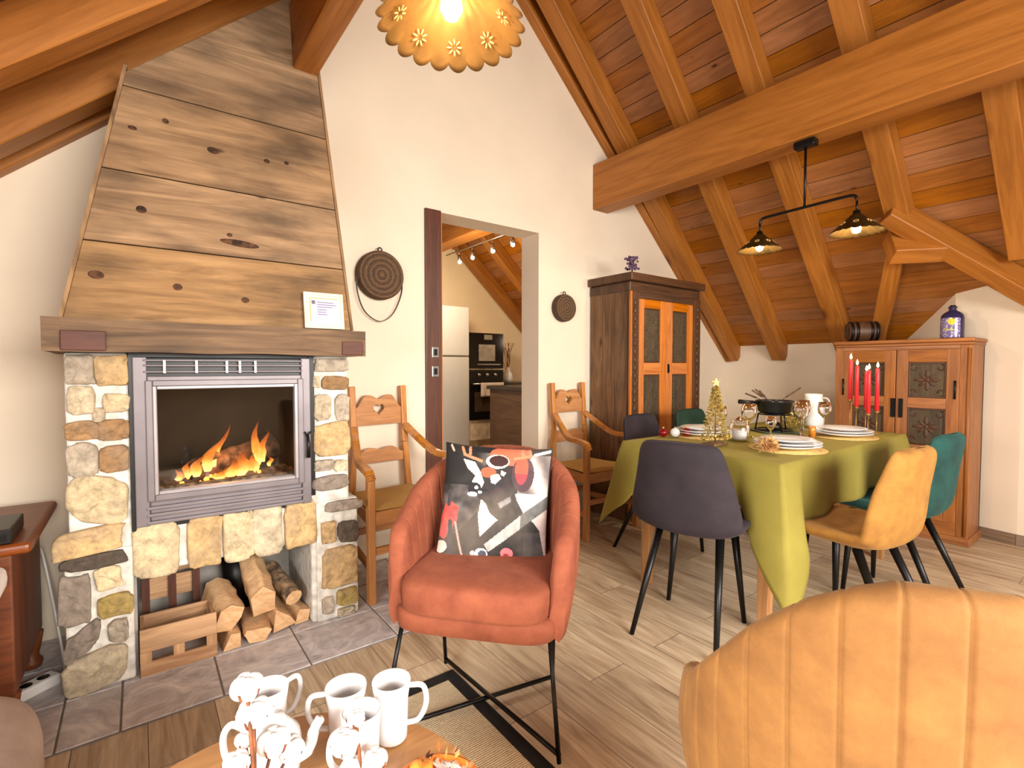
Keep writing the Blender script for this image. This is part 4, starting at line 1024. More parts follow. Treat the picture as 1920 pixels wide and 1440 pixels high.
tag(o, 'olive green tablecloth draped over the dining table with long hanging corners', 'tablecloth')
TZ = .757
# placemats and plate stacks
def plates(label, x, y, n=3):
    mb = MB(); mb.lathe([(0, 0), (.168, 0), (.168, .003), (0, .003)], (0, 0, 0), 32); o = mb.build('placemat', PLACEM); o.location = (x, y, TZ)
    tag(o, 'round gold placemat under the ' + label, 'placemat', 'gold placemats')
    z = TZ + .004
    for k in range(n):
        r = (.145, .145, .115)[k]; dz = (.0, .013, .026)[k]; rr = (.10, .10, .07)[k]
        mb = MB(); mb.lathe([(0, .006), (rr * .7, .006), (rr, .009), (r, .021), (r + .001, .0225), (r - .001, .024), (rr, .013), (rr * .7, .0095), (0, .0095)], (0, 0, 0), 40)
        o = mb.build('white_plate', WHITE); o.location = (x, y, z + dz + (.0 if k < 2 else .0)); tag(o, ('bottom', 'middle', 'small top')[k] + ' white plate of the ' + label, 'plate', 'white porcelain plates')
plates('plate stack nearest the camera', 2.47, 1.10); plates('plate stack at the right by the candles', 3.16, 1.11)
plates('plate stack at the far left by the red baubles', 2.55, 1.60)
# gold tree with star
random.seed(5)
t = thing('gold_christmas_tree', 'small gold leaf Christmas tree with a star on the tablecloth', 'decoration', (2.30, 1.37, TZ))
mb = MB(); mb.box((0, 0, .008), (.13, .07, .014)); mb.build('dark_base', W_DARK, t, bevel=.003)
mb = MB(); mb.tube([(0, 0, .01), (0, 0, .30)], .004); mb.build('stem', BRASS, t)
mb = MB()
def leafs(mb, fn, n, ln, wd):
    for i in range(n):
        p, d = fn(i / n, i); d = d.normalized(); s_ = d.cross(V(0, 0, 1) + d * .01).normalized(); u_ = s_.cross(d)
        l = ln * random.uniform(.7, 1.2); w2 = wd * random.uniform(.7, 1.2)
        mb.add([p, p + d * l * .5 + s_ * w2 + u_ * .003, p + d * l, p + d * l * .5 - s_ * w2 + u_ * .003, p + d * l * .5 - u_ * .002], [(0, 1, 4), (1, 2, 4), (2, 3, 4), (3, 0, 4), (0, 3, 2, 1)])
def tf(k, i):
    z = .02 + .27 * k; r = .062 * (1 - k) + .005; a = i * 2.399; rr = r * random.uniform(.55, 1)
    return V(rr * math.cos(a), rr * math.sin(a), z), V(math.cos(a + random.uniform(-.8, .8)), math.sin(a + random.uniform(-.8, .8)), random.uniform(-.3, .9))
leafs(mb, tf, 620, .018, .006); tag(mb.build('gold_leaves', GOLD, t), kind='stuff')
st = [((.026 if k % 2 == 0 else .011) * math.sin(k * R(36)), .315 + (.026 if k % 2 == 0 else .011) * math.cos(k * R(36))) for k in range(10)]
mb = MB(); mb.prism(st, -.004, .004, M=RZ(R(-50))); mb.build('star', GOLD, t, bevel=.001)
# spiky gold ball
mb = MB()
def sf(k, i):
    a = i * 2.399; zz = 1 - 1.7 * k; r = math.sqrt(max(0, 1 - zz * zz)); d = V(r * math.cos(a), r * math.sin(a), zz); return V(0, 0, .032) + d * .016 * random.uniform(.6, 1.4), d
leafs(mb, sf, 260, .03, .005); o = mb.build('gold_spiky_ball', plain('pale_gold_cone', (196, 150, 96), .6, .2, .35, 80)); o.location = (2.265, 1.09, TZ + .005); tag(o, 'spiky gold cone ball at the near corner of the table', 'decoration')
# glass candle jar
def jar(name, label, cat, x, y, prof, mat, n=28, grp=None):
    mb = MB(); mb.lathe(prof, n=n); o = mb.build(name, mat); o.location = (x, y, TZ + .001); return tag(o, label, cat, grp)
t = thing('glass_jar', 'glass storage jar with a white band of sugar inside near the gold tree', 'jar', (2.55, 1.38, TZ + .001))
mb = MB(); mb.lathe([(0, 0), (.046, 0), (.05, .008), (.05, .075), (.042, .088), (.042, .10), (.039, .10), (.039, .087), (.047, .073), (.047, .008), (0, .006)], n=28); mb.build('glass_body', GLASS, t)
mb = MB(); mb.lathe([(0, .008), (.045, .009), (.045, .052), (0, .055)], n=24); mb.build('white_filling', WHITEM, t)
mb = MB(); mb.lathe([(0, .101), (.044, .101), (.044, .11), (.02, .116), (0, .13)], n=24); mb.build('lid', GLASS, t)
def wineglass(label, x, y, s_=1.0):
    mb = MB(); mb.lathe([(0, 0), (.034 * s_, .0), (.034 * s_, .002), (.006, .006), (.004, .02), (.004, .08 * s_), (.012, .09 * s_), (.036 * s_, .115 * s_), (.041 * s_, .145 * s_), (.034 * s_, .185 * s_), (.0325 * s_, .185 * s_), (.039 * s_, .145 * s_), (.034 * s_, .118 * s_), (.01, .094 * s_), (0, .092 * s_)], n=24)
    o = mb.build('wine_glass', GLASS); o.location = (x, y, TZ + .001); tag(o, label, 'glass', 'stemmed glasses on the dining table')
wineglass('wine glass between the glass jar and the fondue pot', 2.72, 1.42); wineglass('wine glass just behind the gold Christmas tree', 2.56, 1.50, .95)
wineglass('wine glass to the right of the fondue pot', 3.01, 1.27, 1.02); wineglass('wine glass in front of the white jug', 3.28, 1.37); wineglass('small stemmed glass behind the near plate stack', 2.66, 1.27, .7)
wineglass('wine glass nearest the candles behind the right plate stack', 3.33, 1.27, .95)
# fondue set
t = thing('fondue_set', 'black fondue pot with long forks on a burner stand', 'fondue set', (3.08, 1.45, TZ + .002), R(-35))
t.scale = (1, 1, .88)
mb = MB(); mb.lathe([(0, .12), (.07, .12), (.092, .14), (.10, .20), (.107, .205), (.107, .212), (.10, .213), (.095, .203), (.087, .145), (0, .13)], n=36); mb.build('pot', plain('black_enamel', (24, 26, 28), .22), t)
mb = MB(); mb.tube([(-.10, 0, .195), (-.22, 0, .205)], [.012, .015]); mb.build('pot_handle', BLACK, t)
mb = MB(); mb.lathe([(0, .198), (.093, .20), (0, .201)], n=30); mb.build('melted_cheese', WHITEM, t)
mb = MB(); mb.tube([(.088 * math.cos(k * R(20)), .088 * math.sin(k * R(20)), .118) for k in range(18)], .004, closed=True)
for k in range(3): a = k * R(120) + .4; mb.tube([(.088 * math.cos(a), .088 * math.sin(a), .118), (.105 * math.cos(a), .105 * math.sin(a), .004)], .0045)
mb.tube([(.10 * math.cos(k * R(20)), .10 * math.sin(k * R(20)), .012) for k in range(18)], .004, closed=True); mb.build('stand', BLACK, t)
mb = MB(); mb.lathe([(0, 0), (.04, 0), (.045, .04), (.03, .06), (.012, .065), (0, .065)], n=24); mb.build('burner', BLACK, t)
mb = MB(); cushion(mb, (0, 0, .002), (.24, .24, .004), .3, 24, 6); mb.build('tray', plain('green_tray', (70, 84, 72), .4), t)
for i, (a, b) in enumerate(((-.165, .285), (-.135, .29), (-.10, .28), (-.175, .26), (.14, .27), (.19, .295))):
    mb = MB(); s_ = 1 if a > 0 else -1; p0 = V(a * .25 + s_ * .01, .015 * (i - 2.5), .205); p1 = V(a, .02 * (i - 2.5), b)
    mb.tube([p0, p0.lerp(p1, .45)], .0018); mb.tube([p0.lerp(p1, .45), p1], .0055); mb.build('fondue_fork', W_CARVE, t)
# white jug, baubles, gold sprig
t = thing('white_jug', 'tall white patterned jug behind the glasses at the far table edge', 'jug', (3.50, 1.40, TZ + .001), R(-40))
mb = MB(); mb.lathe([(0, 0), (.045, 0), (.058, .02), (.066, .08), (.06, .15), (.05, .19), (.052, .215), (.049, .215), (.047, .19), (.055, .15), (.06, .08), (0, .01)], n=32)
mb.build('body', WHITE, t)
mb = MB(); mb.tube(catmull([(.05, 0, .19), (.09, 0, .18), (.10, 0, .12), (.062, 0, .05)]), .006); mb.build('handle', WHITE, t)
for lab, x, y in (('shiny dark red bauble by the far left plate stack', 2.445, 1.63), ('shiny red bauble behind the plum chair, left one of two', 2.33, 1.70)):
    t = thing('christmas_bauble', lab, 'bauble', (x, y, TZ + .026), group='baubles on the table end'); mb = MB(); mb.sphere((0, 0, 0), .025, 20); mb.build('ball', REDB, t)
    mb = MB(); mb.lathe([(.006, .024), (.006, .031), (0, .031)], n=12); mb.build('cap', GOLD, t)
t = thing('christmas_bauble', 'white bauble with silver pattern between the red baubles', 'bauble', (2.375, 1.655, TZ + .027), group='baubles on the table end'); mb = MB(); mb.sphere((0, 0, 0), .026, 20); mb.build('ball', WHITE, t)
mb = MB(); mb.lathe([(.006, .025), (.006, .032), (0, .032)], n=12); mb.build('cap', CHROME, t)
mb = MB()
def gf(k, i):
    a = i * 2.399; r = .06 * math.sqrt(random.random()); return V(r * 1.4 * math.cos(a), r * math.sin(a), .01 + .07 * random.random()), V(math.cos(a), math.sin(a), random.uniform(.2, 1.4))
leafs(mb, gf, 240, .026, .007); o = mb.build('gold_leaf_sprig', GOLD); o.location = (3.33, 1.45, TZ); o.data.transform(Matrix.Scale(1.0, 4)); tag(o, 'gold leaf sprig between the fondue pot and the white jug', 'decoration')
mb = MB(); mb.lathe([(0, 0), (.016, 0), (.018, .06), (.016, .062), (.015, .005), (0, .004)], n=16); o = mb.build('amber_glass', plain('amber_glassware', (206, 130, 50), .15, .2)); o.location = (2.965, 1.19, TZ + .001); tag(o, 'small amber glass beside the right plate stack', 'glass')
# candles
for i, (x, y, zt, zb, lab) in enumerate(((3.40, 1.16, 1.19, .955, 'leftmost red candle, standing tallest'), (3.38, 1.12, 1.155, .915, 'second red candle from the left'), (3.42, 1.085, 1.12, .905, 'middle red candle, burned lowest'), (3.38, 1.06, 1.13, .88, 'second red candle from the right'), (3.42, 1.03, 1.14, .895, 'rightmost red candle'))):
    t = thing('candle', lab + ', burning in its brass holder', 'candle', (x, y, zb)); h = zt - zb
    mb = MB(); mb.lathe([(0, 0), (.0115, 0), (.0095, h * .98), (.007, h), (0, h)], n=14); mb.build('wax', WAX, t)
    mb = MB(); mb.tube([(0, 0, h), (0, 0, h + .008)], .001); mb.build('wick', BLACK, t)
    mb = MB(); mb.lathe([(0, h + .004), (.0065, h + .012), (.0055, h + .022), (.002, h + .034), (0, h + .038)], n=12); mb.build('flame', CFLAME, t)
    t = thing('candle_holder', 'slim brass candle holder carrying the ' + lab.split(',')[0], 'candle holder', (x, y, TZ + .001), group='slim brass candle holders')
    mb = MB(); mb.lathe([(0, 0), (.018, 0), (.018, .003), (.003, .007), (.0025, zb - TZ - .02), (.012, zb - TZ - .012), (.013, zb - TZ - .003), (0, zb - TZ - .003)], n=16); mb.build('stem', BRASS, t)
point('candle_glow', (3.38, 1.08, 1.26), .5, (1, .6, .25), .05)

# ================================================================== tall cupboard by the white wall
t = thing('tall_cupboard', 'tall antique cupboard with dark side and orange doors with carved panels', 'cupboard', (3.31, 2.59, 0))
def rosette(mb, cx, cz, w, h, y):
    for k in range(8):
        a = k * R(45); l = min(w, h) * (.34 if k % 2 else .42)
        mb.sphere((0, 0, 0), (l * .45, .004, l * .16), 10, M=T(cx, y, cz) @ RY(a) @ T(l * .55, 0, 0))
    mb.sphere((cx, y, cz), (min(w, h) * .09, .006, min(w, h) * .09), 10)
    for sx in (-1, 1):
        for sz in (-1, 1):
            mb.tube([(cx + sx * w * (.42 - .1 * math.cos(q * .5)), y, cz + sz * h * (.42 - .1 * math.sin(q * .5))) for q in range(10)], .004, 5)
def doorleaf(par, x0, x1, z0, z1, y, panels, fm, pm, st=.055, th=.022, ros=True):
    """panels: list of (z0,z1); frame parts then panels"""
    mb = MB(); mb.b2(x0, x0 + st, y - th, y, z0, z1, grain=2); mb.b2(x1 - st, x1, y - th, y, z0, z1, grain=2)
    zs = [z0] + [v for p in panels for v in p] + [z1]
    for i in range(0, len(zs), 2): mb.b2(x0 + st, x1 - st, y - th, y, zs[i], zs[i + 1], grain=0)
    d = mb.build('door', fm, par, bevel=.003)
    for (a, b) in panels:
        mb = MB(); mb.b2(x0 + st, x1 - st, y - .008, y, a, b, grain=2); p = mb.build('panel', pm, d)
        mb = MB(); wI, hI = (x1 - x0 - 2 * st), (b - a); k = .012
        for (q0, q1, q2, q3) in ((x0 + st, x0 + st + k, a, b), (x1 - st - k, x1 - st, a, b), (x0 + st + k, x1 - st - k, a, a + k), (x0 + st + k, x1 - st - k, b - k, b)): mb.b2(q0, q1, y - .014, y - .007, q2, q3)
        mb.build('moulding', W_CARVE, d, bevel=.003)
        if ros:
            mb = MB(); cx, cz = (x0 + x1) / 2, (a + b) / 2
            if hI > 1.6 * wI:
                for q in (-1, 0, 1): rosette(mb, cx, cz + q * hI * .3, wI * .8, hI * .28, y - .009)
            else: rosette(mb, cx, cz, wI * .85, hI * .85, y - .009)
            mb.build('carving', W_CARVE if fm is W_ANT else W_PANEL, p)
    return d
mb = MB()
for i in range(3): mb.b2(-.44, -.42, -.17 + i * .122, -.052 + i * .122, .0, 1.765, grain=2)
mb.build('side_boards', W_DARK, t, bevel=.002)
mb = MB(); mb.b2(.42, .44, -.17, .2, 0, 1.77, grain=2); mb.b2(-.42, .42, .185, .2, 0, 1.77); mb.b2(-.42, .42, -.17, .185, .04, .06); mb.b2(-.42, .42, -.17, .185, 1.74, 1.76); mb.build('carcass', W_DARK, t)
mb = MB(); mb.b2(-.44, -.35, -.21, -.17, 0, 1.70, grain=2); mb.b2(.35, .44, -.21, -.17, 0, 1.70, grain=2); mb.b2(-.35, .35, -.21, -.17, 0, .12); mb.b2(-.35, .35, -.21, -.17, 1.655, 1.70); mb.build('carved_frame', W_CARVE, t, bevel=.003)
for s_ in (-1, 1):
    mb = MB()
    for k in range(26): mb.sphere((s_ * .395, -.212, .12 + k * .06), (.016, .008, .024), 8)
    mb.build('frame_carving', W_CARVE, t)
mb = MB(); mb.b2(-.452, -.436, -.216, -.20, 0, 1.70, grain=2); mb.build('worn_edge', W_ORNG, t)
mb = MB(); mb.b2(-.445, .445, -.20, .2, 1.70, 1.775); mb.b2(-.47, .47, -.235, .2, 1.775, 1.835); mb.build('cornice', W_CARVE, t, bevel=.01)
doorleaf(t, -.35, -.002, .12, 1.655, -.176, [(.2, .55), (.62, 1.09), (1.18, 1.59)], W_ORNG, W_PANEL, .075)
doorleaf(t, .002, .35, .12, 1.655, -.176, [(.2, .55), (.62, 1.09), (1.18, 1.59)], W_ORNG, W_PANEL, .075)
mb = MB(); mb.b2(.012, .03, -.205, -.198, 1.10, 1.17); mb.tube([(.021, -.205, 1.12), (.021, -.215, 1.12)], .004); mb.build('lock_plate', BLACK, t)
# dried flowers on the cupboard
random.seed(8); mb = MB()
t = thing('dried_flowers', 'bunch of dried purple flowers on the front corner of the tall cupboard', 'dried flowers', (2.90, 2.40, 1.837))
for i in range(60):
    p = V(random.gauss(0, .022), random.gauss(0, .02), .02 + random.random() * .095); mb.sphere(p, random.uniform(.006, .012), 6)
mb.build('blossoms', LAV, t); t['kind'] = t.get('kind', '') or 'thing'; del t['kind']
mb = MB()
for i in range(9): mb.tube([(0, 0, 0), (random.gauss(0, .02), random.gauss(0, .02), .09)], .0015, 5)
mb.build('stems', HUSK, t)

# ================================================================== low cupboard by the right wall
t = thing('low_cupboard', 'low antique pine cupboard with carved panel doors at the right', 'cupboard', (4.43, 1.15, 0), R(-90))
hw = .385
mb = MB(); mb.b2(-hw, -hw + .014, -.2, .1, .05, 1.29, grain=2); mb.b2(hw - .02, hw, -.2, .1, .05, 1.29, grain=2); mb.b2(-hw, hw, .08, .1, .05, 1.29); mb.b2(-hw + .014, hw - .02, -.2, .08, .05, .07); mb.build('carcass', W_ANT, t)
mb = MB(); mb.b2(-hw, -hw + .05, -.225, -.2, .0, 1.29, grain=2); mb.b2(hw - .06, hw, -.225, -.2, .0, 1.29, grain=2); mb.b2(-hw + .05, hw - .06, -.225, -.2, .04, .13); mb.b2(-hw + .05, hw - .06, -.225, -.2, 1.265, 1.29); mb.build('face_frame', W_ANT, t, bevel=.003)
mb = MB(); mb.tube([(hw - .014, -.222, .06), (hw - .014, -.222, 1.27)], 0.012, 10); mb.build('corner_column', W_ANT, t)
mb = MB(); mb.b2(-hw - .005, hw + .008, -.235, .1, 1.29, 1.31); mb.b2(-hw - .01, hw + .014, -.25, .1, 1.31, 1.335); mb.build('cornice', W_ANT, t, bevel=.007)
mb = MB(); mb.b2(-hw - .01, hw + .015, -.24, .1, .0, .05); mb.build('plinth', W_ANT, t, bevel=.006)
for x0, x1 in ((-hw + .05, -.012), (-.008, hw - .06)):
    doorleaf(t, x0, x1, .13, 1.265, -.202, [(.21, .56), (.62, .87), (.94, 1.18)], W_ANT, W_PANEL, .065)
for x in (-.035, .01):
    mb = MB(); mb.b2(x, x + .024, -.232, -.222, .80, .93); mb.tube([(x + .012, -.232, .87), (x + .012, -.24, .87)], .006); mb.build('lock_plate', BLACK, t)
for x in (-hw + .055, hw - .08):
    for z in (.35, 1.0):
        mb = MB(); mb.tube([(x, -.23, z - .06), (x, -.23, z + .06)], .006); mb.build('hinge', BLACK, t)
# bottle
t = thing('glass_bottle', 'stout dark purple glass bottle with a yellow sun print on the low cupboard', 'bottle', (4.36, .90, 1.337), R(-100))
N = 64; prof = [(0, 0), (.058, 0), (.062, .006)] + [(.062, .006 + .13 * k / 14) for k in range(1, 15)] + [(.058, .155), (.045, .172), (.024, .185), (.019, .192), (.019, .20), (.024, .202), (.024, .212), (.0, .212)]
mb = MB(); mb.lathe(prof, n=N); m_ = len(prof) - 1; col = []
for i in range(N * m_):
    a = i // m_; j = i % m_; th = (a + .5) / N * 360; z = (prof[j][1] + prof[j + 1][1]) / 2; d = ((th - 90 + 180) % 360) - 180
    c = (46, 40, 76)
    if abs(d) < 62 and .01 < z < .135:
        c = (118, 108, 156); n2 = noise.noise((d * .09, z * 90, 3))
        if n2 > .15: c = (178, 172, 200)
        if ((d + 18) / 20) ** 2 + ((z - .112) / .02) ** 2 < 1: c = (236, 206, 60)
        elif (d / 28) ** 2 + ((z - .06) / .012) ** 2 < 1 and n2 > -.1: c = (190, 190, 120)
    col.append(rgb(*c))
mb.col = col; mb.build('printed_glass_body', PAINTG, t)
mb = MB(); mb.lathe([(0, .212), (.016, .212), (.016, .222), (0, .224)], n=16); mb.build('stopper', BLACK, t)
# small barrel lying on the low cupboard
t = thing('small_barrel', 'small dark wooden barrel lying on the left of the low cupboard under the roof', 'barrel', (4.40, 1.43, 1.337 + .078))
mb = MB(); mb.lathe([(0, -.095), (.062, -.095), (.062, -.10), (.066, -.10), (.073, -.06), (.077, 0), (.073, .06), (.066, .10), (.062, .10), (.062, .095), (0, .095)], M=RZ(R(35)) @ RX(R(90)), n=24); mb.build('staves', W_CARVE, t)
for z in (-.08, -.045, .045, .08):
    mb = MB(); mb.lathe([(.072, z - .009), (.0765, z - .009), (.0765, z + .009), (.072, z + .009)], M=RZ(R(35)) @ RX(R(90)), n=24); mb.build('hoop', BLACK, t)

# ================================================================== lamps
def fluted(mb, c, r0, r1, h, nsc=22, amp=.006, n=176, rows=14, scallop=.012, M=None):
    def fn(u, v):
        a = -2 * math.pi * u; k = v; r = lerp(r0, r1, k ** 1.1) + amp * k * abs(math.cos(a * nsc / 2)) * 1.0
        zz = h * (1 - k) ** .9 - scallop * k ** 3 * (abs(math.cos(a * nsc / 2)) ** .7) * .6; rr = r + scallop * .8 * k ** 5 * abs(math.cos(a * nsc / 2)) ** .7
        return (c[0] + rr * math.cos(a), c[1] + rr * math.sin(a), c[2] + zz)
    mb.grid(fn, n, rows, True, False, True, M=M)
def painted_flower_holes(t, r, z, tilt, n, s_, mat):  # solid flat petals laid on the shade, nothing is pierced
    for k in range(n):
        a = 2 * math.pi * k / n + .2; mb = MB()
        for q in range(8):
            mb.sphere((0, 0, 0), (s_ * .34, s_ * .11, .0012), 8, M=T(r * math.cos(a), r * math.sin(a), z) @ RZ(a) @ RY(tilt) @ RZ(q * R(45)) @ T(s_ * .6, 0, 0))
        mb.build('painted_flower_hole', mat, t)
HOLE_LIGHT = plain('painted_hole_light', (226, 184, 112), .4, 0, .05)  # pale colour stands in for lamp light shining through flower perforations
t = thing('pendant_lamp', 'large brass pendant lamp with scalloped rim hanging at the top of the photo', 'pendant lamp', (.65, 1.12, 2.0))
mb = MB(); fluted(mb, (0, 0, .012), .03, .168, .12, 20, .004, 200, 18, .018)
o = mb.build('scalloped_shade', BRASS, t); s_ = o.modifiers.new('s', 'SOLIDIFY'); s_.thickness = .0015
painted_flower_holes(t, .128, .036, R(43), 8, .024, HOLE_LIGHT)
mb = MB(); mb.lathe([(0, .15), (.02, .15), (.03, .13), (.03, .115), (0, .115)], n=20); mb.build('lamp_holder', DBRASS, t)
mb = MB(); mb.lathe([(0, .025), (.018, .03), (.028, .05), (.026, .07), (.014, .095), (.014, .115), (0, .115)], n=20); mb.build('bulb', BULB, t)
mb = MB(); mb.tube([(0, 0, .15), (-.02, 0, .55)], .003); mb.build('cord', BLACK, t)
mb = MB(); mb.lathe([(0, .49), (.045, .49), (.045, .465), (.01, .45), (0, .45)], (-.013, 0, 0), 20); mb.build('ceiling_rose', DBRASS, t)
point('pendant_light', (.65, 1.12, 2.02), 1.6, WARM, .03)
t = thing('double_lamp', 'black double arm lamp with two scalloped brass shades above the dining table', 'ceiling lamp', (2.945, 1.245, 2.025))
mb = MB(); mb.box((0, 0, .34), (.06, .11, .04)); mb.build('ceiling_plate', BLACK, t, bevel=.008)
mb = MB(); mb.tube([(0, 0, .33), (0, 0, .0)], .007); mb.build('rod', BLACK, t)
mb = MB(); pp = catmull([(0, .245, -.035), (0, .235, -.012), (0, .2, -.004), (0, .02, -.0), (0, -.18, .004), (0, -.235, .0), (0, -.25, -.02)], 6); mb.tube(pp, .008); mb.build('arm', BLACK, t)
for y in (.245, -.25):
    h = bpy.data.objects.new('lamp_head', None); C.objects.link(h); h.parent = t; h.location = (0, y, -.03)
    mb = MB(); mb.tube([(0, 0, .0), (0, 0, -.055)], .006); mb.lathe([(0, -.05), (.016, -.05), (.018, -.075), (.026, -.085), (0, -.085)], n=16); mb.build('lamp_holder', BLACK, h)
    mb = MB(); fluted(mb, (0, 0, -.155), .026, .112, .085, 20, .003, 160, 12, .012)
    o = mb.build('shade', DBRASS, h); s_ = o.modifiers.new('s', 'SOLIDIFY'); s_.thickness = .0015
    mb = MB(); mb.lathe([(0, -.165), (.016, -.16), (.022, -.145), (.018, -.12), (.01, -.10), (.01, -.085), (0, -.085)], n=18); mb.build('bulb', BULB, h)
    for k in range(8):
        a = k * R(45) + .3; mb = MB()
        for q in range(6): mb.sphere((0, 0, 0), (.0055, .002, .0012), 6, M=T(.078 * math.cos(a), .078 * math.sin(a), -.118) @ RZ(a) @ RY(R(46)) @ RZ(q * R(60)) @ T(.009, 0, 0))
        mb.build('painted_flower_hole', HOLE_LIGHT, h)  # solid petals, coloured like lit perforations
    point('dining_light', (2.945, 1.245 + y, 2.03 - .03 - .18), 8, WARM, .025)

# ================================================================== coffee table, rug, mugs
t = thing('jute_rug', 'jute rug with a wide black border under the coffee table', 'rug', (.25, .75, .0005))
mb = MB(); mb.b2(-.95, .66, -1.1, .84, 0, .006); mb.build('weave', JUTE, t)
mb = MB(); x0, x1, y0, y1, b = -.98, .675, -1.12, .855, .045
mb.b2(x1 - b, x1, y0, y1, 0, .008); mb.b2(x0, x0 + b, y0, y1, 0, .008); mb.b2(x0 + b, x1 - b, y1 - b, y1, 0, .008); mb.b2(x0 + b, x1 - b, y0, y0 + b, 0, .008); mb.build('black_border', plain('black_binding', (24, 22, 22), .9, 0, .2, 60), t)
CTX, CTY = .135, .735
t = thing('coffee_table', 'round light wood coffee table in the bottom foreground', 'coffee table', (CTX, CTY, .0095))
mb = MB(); mb.lathe([(0, .413), (.315, .413), (.325, .418), (.325, .433), (.318, .44), (0, .44)], n=72); mb.uv = [[(mb.v[k].x, mb.v[k].y) for k in f] for f in mb.f]; mb.build('tabletop', W_TABLE, t)
for k in range(3):
    a = R(90 + 120 * k); mb = MB(); mb.tube([(.17 * math.cos(a), .17 * math.sin(a), .412), (.26 * math.cos(a), .26 * math.sin(a), 0)], [.02, .012], 12); mb.build('leg', W_LEGW, t)
CZ = .4505
def mug(label, x, y, r, h, ang, flare=1.15, name='white_mug', cat='mug'):
    t = thing(name, label, cat, (x, y, CZ), R(ang), group='white porcelain mugs on the coffee table' if cat == 'mug' else None)
    mb = MB(); mb.lathe([(0, 0), (r * .86, 0), (r * .92, .004), (r * .95, h * .3), (r, h * .7), (r * flare, h - .002), (r * flare - .001, h), (r * flare - .004, h - .002), (r - .004, h * .7), (r * .95 - .004, h * .3), (r * .8, .006), (0, .005)], n=36); mb.build('body', WHITE, t)
    mb = MB(); mb.tube(catmull([(r * 1.05, 0, h * .9), (r + .028, 0, h * .88), (r + .034, 0, h * .6), (r + .02, 0, h * .32), (r * .93, 0, h * .25)], 6), .005, 10); mb.build('handle', WHITE, t)
    return t
mug('tall white mug with its handle to the right at the back', .368, .868, .031, .112, -35)
mug('white mug at the back left of the mug group', .298, .915, .033, .104, 160)
mug('white mug standing in front of the other two mugs', .296, .83, .031, .106, 200, 1.1)
t = thing('white_teapot', 'white porcelain teapot with a spout and looped handle', 'teapot', (.165, .905, CZ), R(-37))
t.scale = (.86, .86, .92)
mb = MB(); mb.lathe([(0, 0), (.042, 0), (.055, .012), (.062, .045), (.055, .08), (.036, .10), (.03, .104), (.028, .104), (0, .10)], n=40); mb.build('body', WHITE, t)
mb = MB(); mb.lathe([(.031, .104), (.028, .112), (.01, .118), (.008, .122), (.012, .13), (.0, .136)], n=24); mb.build('lid', WHITE, t)
mb = MB(); mb.tube(catmull([(.05, 0, .04), (.078, 0, .06), (.088, 0, .092), (.10, 0, .112)], 6), [.014] * 6 + [.011] * 6 + [.009] * 7, 12); mb.build('spout', WHITE, t)
mb = MB(); mb.tube(catmull([(-.045, 0, .09), (-.075, 0, .10), (-.092, 0, .075), (-.085, 0, .035), (-.055, 0, .02)], 6), .0065, 10); mb.build('handle', WHITE, t)
mug('white milk jug behind the teapot', .182, 1.005, .032, .10, 20, 1.12, 'milk_jug', 'jug')
def cotton(name, label, base, bolls, rz=0):
    t = thing(name, label, 'cotton stem', base, rz, group='cotton stems among the white crockery'); prev = V(0, 0, 0)
    pts = [V(0, 0, 0)] + [V(*b[:3]) * .96 for b in bolls]
    for p in pts[1:]:
        mb = MB(); q = V(p.x * .3, p.y * .3, p.z * .55); mb.tube(catmull([(0, 0, 0), q, p], 5), .0028, 6); mb.build('branch', HUSK, t)
    for (x, y, z, r) in bolls:
        mb = MB()
        for k in range(4):
            a = k * R(90) + x * 40; mb.sphere((x + r * .42 * math.cos(a), y + r * .42 * math.sin(a), z + r * .1), (r * .72, r * .72, r * .82), 14)
        mb.build('cotton_boll', COTTON, t)
        mb = MB()
        for k in range(5):
            a = k * R(72) + .3; mb.tube([(x, y, z - r * .8), (x + r * .8 * math.cos(a), y + r * .8 * math.sin(a), z - r * .35), (x + r * 1.15 * math.cos(a), y + r * 1.15 * math.sin(a), z + r * .15)], [.003, .0035, .0008], 6)
        mb.build('husk', HUSK, t)
    return t
cotton('cotton_branch', 'cotton stem with several white bolls leaning on the teapot', (.125, .80, CZ + .002), [(.002, .07, .188, .022), (.01, .065, .145, .024), (.036, .055, .092, .023), (-.004, .06, .112, .013), (.062, .055, .068, .02), (-.02, .03, .10, .018)])
cotton('cotton_branch', 'cotton stem with brown husks leaning on the front mug', (.262, .73, CZ + .002), [(.012, .062, .118, .014), (-.006, .055, .088, .022), (.002, .04, .055, .022), (.03, .03, .06, .019)])
random.seed(11)
t = thing('potpourri_bowl', 'shallow bowl of orange and red potpourri at the bottom edge', 'bowl', (.36, .68, CZ + .001))
mb = MB(); mb.lathe([(0, 0), (.04, 0), (.072, .022), (.078, .03), (.074, .03), (.04, .006), (0, .005)], n=36); mb.build('bowl', plain('orange_glaze', (214, 120, 44), .4), t)
mb = MB(); mb.lathe([(0, .03), (.06, .028), (.074, .024), (0, .01)], n=24)
POTC = [(206, 110, 40), (232, 180, 110), (120, 40, 40), (196, 150, 96), (90, 50, 30), (232, 212, 184), (170, 60, 50)]
for i in range(230):
    a = random.random() * 6.28; r = .07 * math.sqrt(random.random()); p = V(r * math.cos(a), r * math.sin(a), .024 + .016 * random.random()); d = V(random.gauss(0, 1), random.gauss(0, 1), random.uniform(.3, 1.5)).normalized(); s_ = d.cross(V(.2, .1, 1)).normalized()
    l = random.uniform(.008, .02); w2 = random.uniform(.002, .006)
    mb.add([p, p + d * l * .5 + s_ * w2, p + d * l, p + d * l * .5 - s_ * w2], [(0, 1, 2, 3), (3, 2, 1, 0)], col=rgb(*random.choice(POTC)))
tag(mb.build('dried_petals', PAINT, t), kind='stuff')
